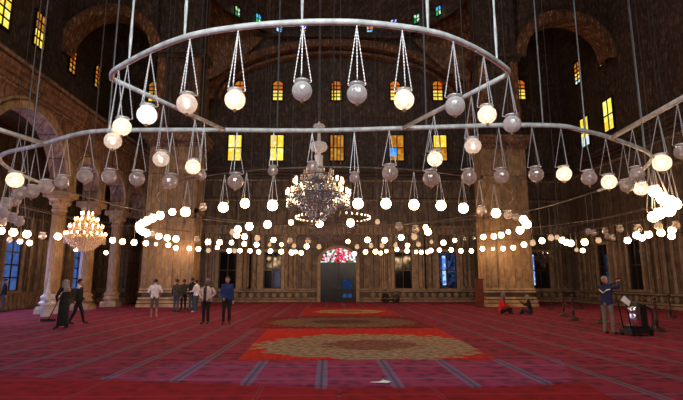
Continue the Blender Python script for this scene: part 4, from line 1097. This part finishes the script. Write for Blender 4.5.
# far left edge
person('person in dark jacket and blue trousers cut off by the left edge', ground(2, 312), R_(-60), stand_pose(), blk, jean, scale=1.02)
J = stand_pose(.09, stride=.12); J.update(elR=(.26,.12,1.16), wrR=(.16,.34,1.05), elL=(-.26,.1,1.14), wrL=(-.05,.30,.98))
sweeper = person('person in black robe and pale headscarf with orange cloth, pushing a broom', ground(62, 329), R_(70), J, blk, blk, hair=None, female=True, extra=scarf_orange, scale=.97)
b = MB()      # robe skirt
b.lathe([(.16,1.05),(.17,.9),(.18,.5),(.20,.14),(.19,.12)], 20, (0,.0,0)); b.build('skirt', blk, sweeper, True)
g0 = sweeper.matrix_basis.copy()
hand = Matrix.Translation(sweeper.location) @ Matrix.Rotation(R_(70), 4, 'Z') @ Vector((.05,.32,1.0))
head_ = ground(48, 321.5)+Vector((0,0,.05))
t = thing('push_broom', 'long-handled push broom held by the black-robed person with orange cloth', 'broom', (head_.x, head_.y, 0))
up_ = hand+(hand-head_)*.28
b = MB(); b.tube([head_-Vector(t.location), up_-Vector(t.location)], .022, 8); b.build('broom_handle', M['chrome'], t, True)
b = MB(); b.box(-.28,.28,-.07,.07,.0,.11); b.build('broom_head', M['black'], t)
J = stand_pose(.09, stride=.26); J.update(wrL=(-.30,.16,.95), wrR=(.26,-.05,.92))
person('person in dark open jacket and white shirt striding behind the headscarfed sweeper', ground(76, 324), R_(-75), J, wht, blk, sleeve=blk, jacket=blk, scale=.98)
# man in white polo with grey shorts, seen from behind
J = stand_pose(.11, stride=.05); J.update(elL=(-.30,.0,1.16), elR=(.30,.0,1.16), wrL=(-.20,.16,1.02), wrR=(.20,.16,1.02))
person('man in white polo shirt and grey shorts seen from behind, standing alone', ground(153.5, 317.5), R_(10), J, wht, gry, sleeve=wht, shorts=True, shoes=cloth('pale_socks', (.5,.42,.4)))
# knot of people before the left pier
person('person in olive jacket and jeans seen from behind, leftmost of the distant group', ground(175.5, 312.5), R_(-15), stand_pose(.09), olive, jean, jacket=None)
J = stand_pose(.10); J.update(wrR=(.3,.05,.98), elR=(.34,-.02,1.2))
person('person in charcoal top and dark trousers, second of the distant group', ground(183, 310.8), R_(35), J, drk, blk)
J = stand_pose(.12); person('dark-haired person in black jacket with blue jeans, behind the white jacket', ground(191.5, 310.5), R_(60), J, blk, jean, scale=1.05)
J = stand_pose(.10); J.update(elL=(-.24,.08,1.14), wrL=(-.16,.26,1.12))
person('person in white jacket and blue jeans facing left in the distant group', ground(195.5, 312.2), R_(75), J, wht, jean, scale=.98, shoes=wht)
# two men talking
J = stand_pose(.09); J.update(elL=(-.33,-.05,1.16), wrL=(-.20,.10,.98), elR=(.33,-.05,1.16), wrR=(.20,.10,.98), look=(.5,1,0))
person('man in open beige jacket and dark trousers facing the camera, hands at his waist', ground(205.5, 324), R_(165), J, olive, blk, sleeve=bei, jacket=bei, hair=GREY, skin=SKD)
J = stand_pose(.10, stride=.04); J.update(shL=(-.165,0,1.40), shR=(.165,0,1.40), elL=(-.20,-.05,1.12), elR=(.215,-.03,1.13), wrR=(.13,.16,.96), wrL=(-.22,.06,.88), look=(.35,1,0))
person('man in bright blue sweater and dark trousers standing beside the beige jacket man', ground(226, 324.3), R_(190), J, blu, blk, skin=SK, hair=HAIR, scale=1.04)
# seated figures
person('person in black sitting on the carpet against the back wall, left of the two', ground(384.5, 302.5)+Vector((0,-.6,0)), R_(180), sit_pose(), blk, blk, scale=1.05)
J = sit_pose(); person('person in dark clothes sitting low by the back wall, right of the two', ground(396, 302.5)+Vector((0,-.6,0)), R_(150), J, drk, blk, scale=.95)
J = sit_pose(); person('seated person in red cloak with grey headscarf in front of the right pier', ground(501.5, 314), R_(-120), J, redc, blk, hair=None, female=True, extra=scarf(cloth('grey_scarf', (.16,.13,.13))), sleeve=redc, scale=1.12)
J = sit_pose(); J.update(wrL=(-.22,.42,.62), elL=(-.26,.20,.46), wrR=(.10,.40,.60), elR=(.24,.22,.44))
person('seated person in black raising hands, right of the red cloaked one', ground(530.5, 314.5), R_(70), J, blk, drk, hair=GREY, sleeve=blk)
# photographer
J = stand_pose(.12); J.update(elR=(.26,.27,1.40), wrR=(.14,.50,1.56), elL=(-.22,.26,1.36), wrL=(.02,.50,1.56), look=(0,1,.28), head=(0,.0,1.63))
ph = person('man in navy jacket with pale chevron and grey trousers raising a camera', ground(609.5, 334), R_(-62), J, cloth('navy_jacket', (.012,.018,.075)), taupe, jacket=None, hair=GREY, bald=True, skin=cloth('ruddy_skin', (.5,.2,.14)), extra=stripe, scale=1.02)
M4 = Matrix.Translation(ph.location) @ Matrix.Rotation(R_(-62), 4, 'Z')
cpos = M4 @ Vector((.08,.60,1.67))
t = thing('camera_body', 'small black camera held up by the man in the navy jacket', 'camera', cpos, R_(-62))
b = MB(); b.box(-.065,.065,-.03,.03,-.045,.045); b.box(-.025,.025,-.025,.025,.045,.065); b.build('body', M['black'], t)
b = MB(); b.lathe([(.034,0),(.034,.07),(.028,.08)], 14); o_ = b.build('lens', M['black'], t, True, (0,.02,0)); o_.rotation_euler = (-PI/2,0,0)

# ------------------------------------------------------------------ small things on the floor
# wheeled cleaning machine
p = ground(637, 335.5)
t = thing('cleaning_machine', 'black wheeled machine with shiny steel drum beside the man in the navy jacket', 'machine', p, R_(12))
b = MB(); b.box(-.38,.40,-.22,.26,.07,.20); b.box(-.30,.34,-.16,.2,.2,.30); b.build('chassis', M['black'], t)
b = MB(); b.lathe([(.15,.28),(.165,.30),(.165,.62),(.15,.66),(.165,.70),(.165,.84),(.13,.88)], 28, (-.08,-.07,0)); b.build('steel_drum', M['chrome'], t, True)
b = MB(); b.lathe([(.21,.84),(.22,.90),(.16,.99),(.05,1.01)], 24, (-.0,-.02,0)); b.box(.10,.33,-.12,.2,.28,.92); b.build('motor_housing', M['black'], t)
b = MB(); b.tube(smooth([Vector(q) for q in ((.30,-.1,.84),(.44,-.1,.82),(.53,-.1,.66),(.53,-.1,.42),(.46,-.1,.24),(.38,-.1,.18))]), .03, 8); b.build('hose', M['black'], t, True)
b = MB()
for y in (-.14,.16): b.tube([(-.30,y,.12),(-.42,y,.95),(-.50,y,1.02)], .018, 8)
b.tube([(-.50,-.14,1.02),(-.50,.16,1.02)], .02, 8); b.build('push_handle', M['black'], t, True)
for x, y in ((-.32,-.2),(.34,-.2),(-.32,.22),(.34,.22)):
    b = MB(); b.lathe([(.03,-.02),(.07,-.02),(.07,.02),(.03,.02)], 14); o_ = b.build('wheel', M['black'], t, False, (x,y,.07)); o_.rotation_euler = (PI/2,0,0)
b = MB(); b.add([(-.62,-.16,1.06),(-.34,-.16,.88),(-.26,-.16,1.02),(-.48,-.16,1.2),(-.62,-.152,1.06),(-.34,-.152,.88),(-.26,-.152,1.02),(-.48,-.152,1.2)], [(0,1,2,3),(7,6,5,4),(0,4,5,1),(1,5,6,2),(2,6,7,3),(3,7,4,0)])
o_ = b.build('white_sheet', M['paper'], None, False, p); o_.rotation_euler = (0,0,R_(12)); tag(o_, 'white sheet of paper propped on the handle of the steel-drummed machine', 'paper')
# barrier posts
def post(px, py, ht, lab):
    p = ground(px, py); t = thing('barrier_post', lab, 'barrier post', p, 0, 'dark wooden barrier posts on the right')
    b = MB(); b.lathe([(.24,0),(.25,.03),(.22,.06),(.12,.10),(.06,.16),(.045,.2)], 18)
    for q in range(4):
        a = q*PI/2+PI/4; b.tube([(.05*math.cos(a),.05*math.sin(a),.16),(.2*math.cos(a),.2*math.sin(a),.06)], .03, 6)
    b.build('post_base', M['darkwood'], t, True)
    b = MB(); b.lathe([(.05,.18),(.045,.3),(.065,.36),(.04,.42),(.038,ht*.78),(.06,ht*.82),(.04,ht*.87)], 12); b.build('post_shaft', M['darkwood'], t, True)
    b = MB(); b.sphere((0,0,ht*.93), .065, 12, 8); b.build('post_knob', M['darkwood'], t, True)
    return p
P = [post(551, 309.5, 1.05, 'dark barrier post nearest the seated person in black'),
     post(564, 316, 1.05, 'dark barrier post second from the right pier, between two others'),
     post(574, 320.5, 1.1, 'dark barrier post standing nearest the camera in the group of four'),
     post(580.5, 309, 1.0, 'dark barrier post standing behind the nearest of the group of four'),
     post(603, 323.5, 1.1, 'dark barrier post half hidden behind the legs of the man with the camera'),
     post(657.5, 331.5, 1.15, 'dark barrier post directly right of the steel-drummed machine'),
     post(671, 318, 1.1, 'dark leaning-looking barrier post at the right by the red carpet')]
for a, c, lab in ((0, 1, 'rope linking the two leftmost barrier posts'), (1, 2, 'rope linking the middle barrier post to the one nearest the camera'), (5, 6, 'rope hanging between the two rightmost barrier posts')):
    b = MB(); A, B_ = P[a]+Vector((0,0,.84)), P[c]+Vector((0,0,.84)); dd = (B_-A).normalized()*.06; A = A+dd; B_ = B_-dd
    b.tube([A.lerp(B_, i/12)-Vector((0,0,.28*math.sin(PI*i/12))) for i in range(13)], .014, 6)
    tag(b.build('barrier_rope', M['rope'], None, True), 'dark '+lab, 'rope')
# red-brown wooden lectern-like cupboard left of the right pier
p = at_y(478, 301, 35.2); p = Vector((p.x, 35.2, 0))
t = thing('wooden_cupboard', 'narrow reddish-brown wooden cupboard standing at the left side of the right pier', 'cupboard', (9.74, 31.2, 0))
b = MB(); b.box(-.22,.22,-.2,.2,0,1.75); b.box(-.25,.25,-.23,.23,0,.1); b.box(-.25,.25,-.23,.23,1.75,1.82); b.build('cupboard_body', M['redwood'], t)
b = MB(); b.box(-.18,.18,-.23,-.2,.15,1.68); b.build('door', M['redwood'], t)
# red drapery cloth low at the wall, right side
p0 = ground(668, 305)
# pale spire standing beside the left column base
p = ground(40.5, 313)
t = thing('spire_ornament', 'slender white pointed ornament beside the pale base of the left column', 'ornament', (XA+.62, 23.6, 0))
b = MB(); b.lathe([(.22,0),(.22,.5),(.26,.52),(.26,.62),(.16,.66)], 12); b.build('ornament_foot', M['bluestone'], t)
b = MB(); b.lathe([(.13,.66),(.14,.8),(.10,1.1),(.05,1.7),(.01,2.1)], 12); b.build('spire', M['bluestone'], t, True)
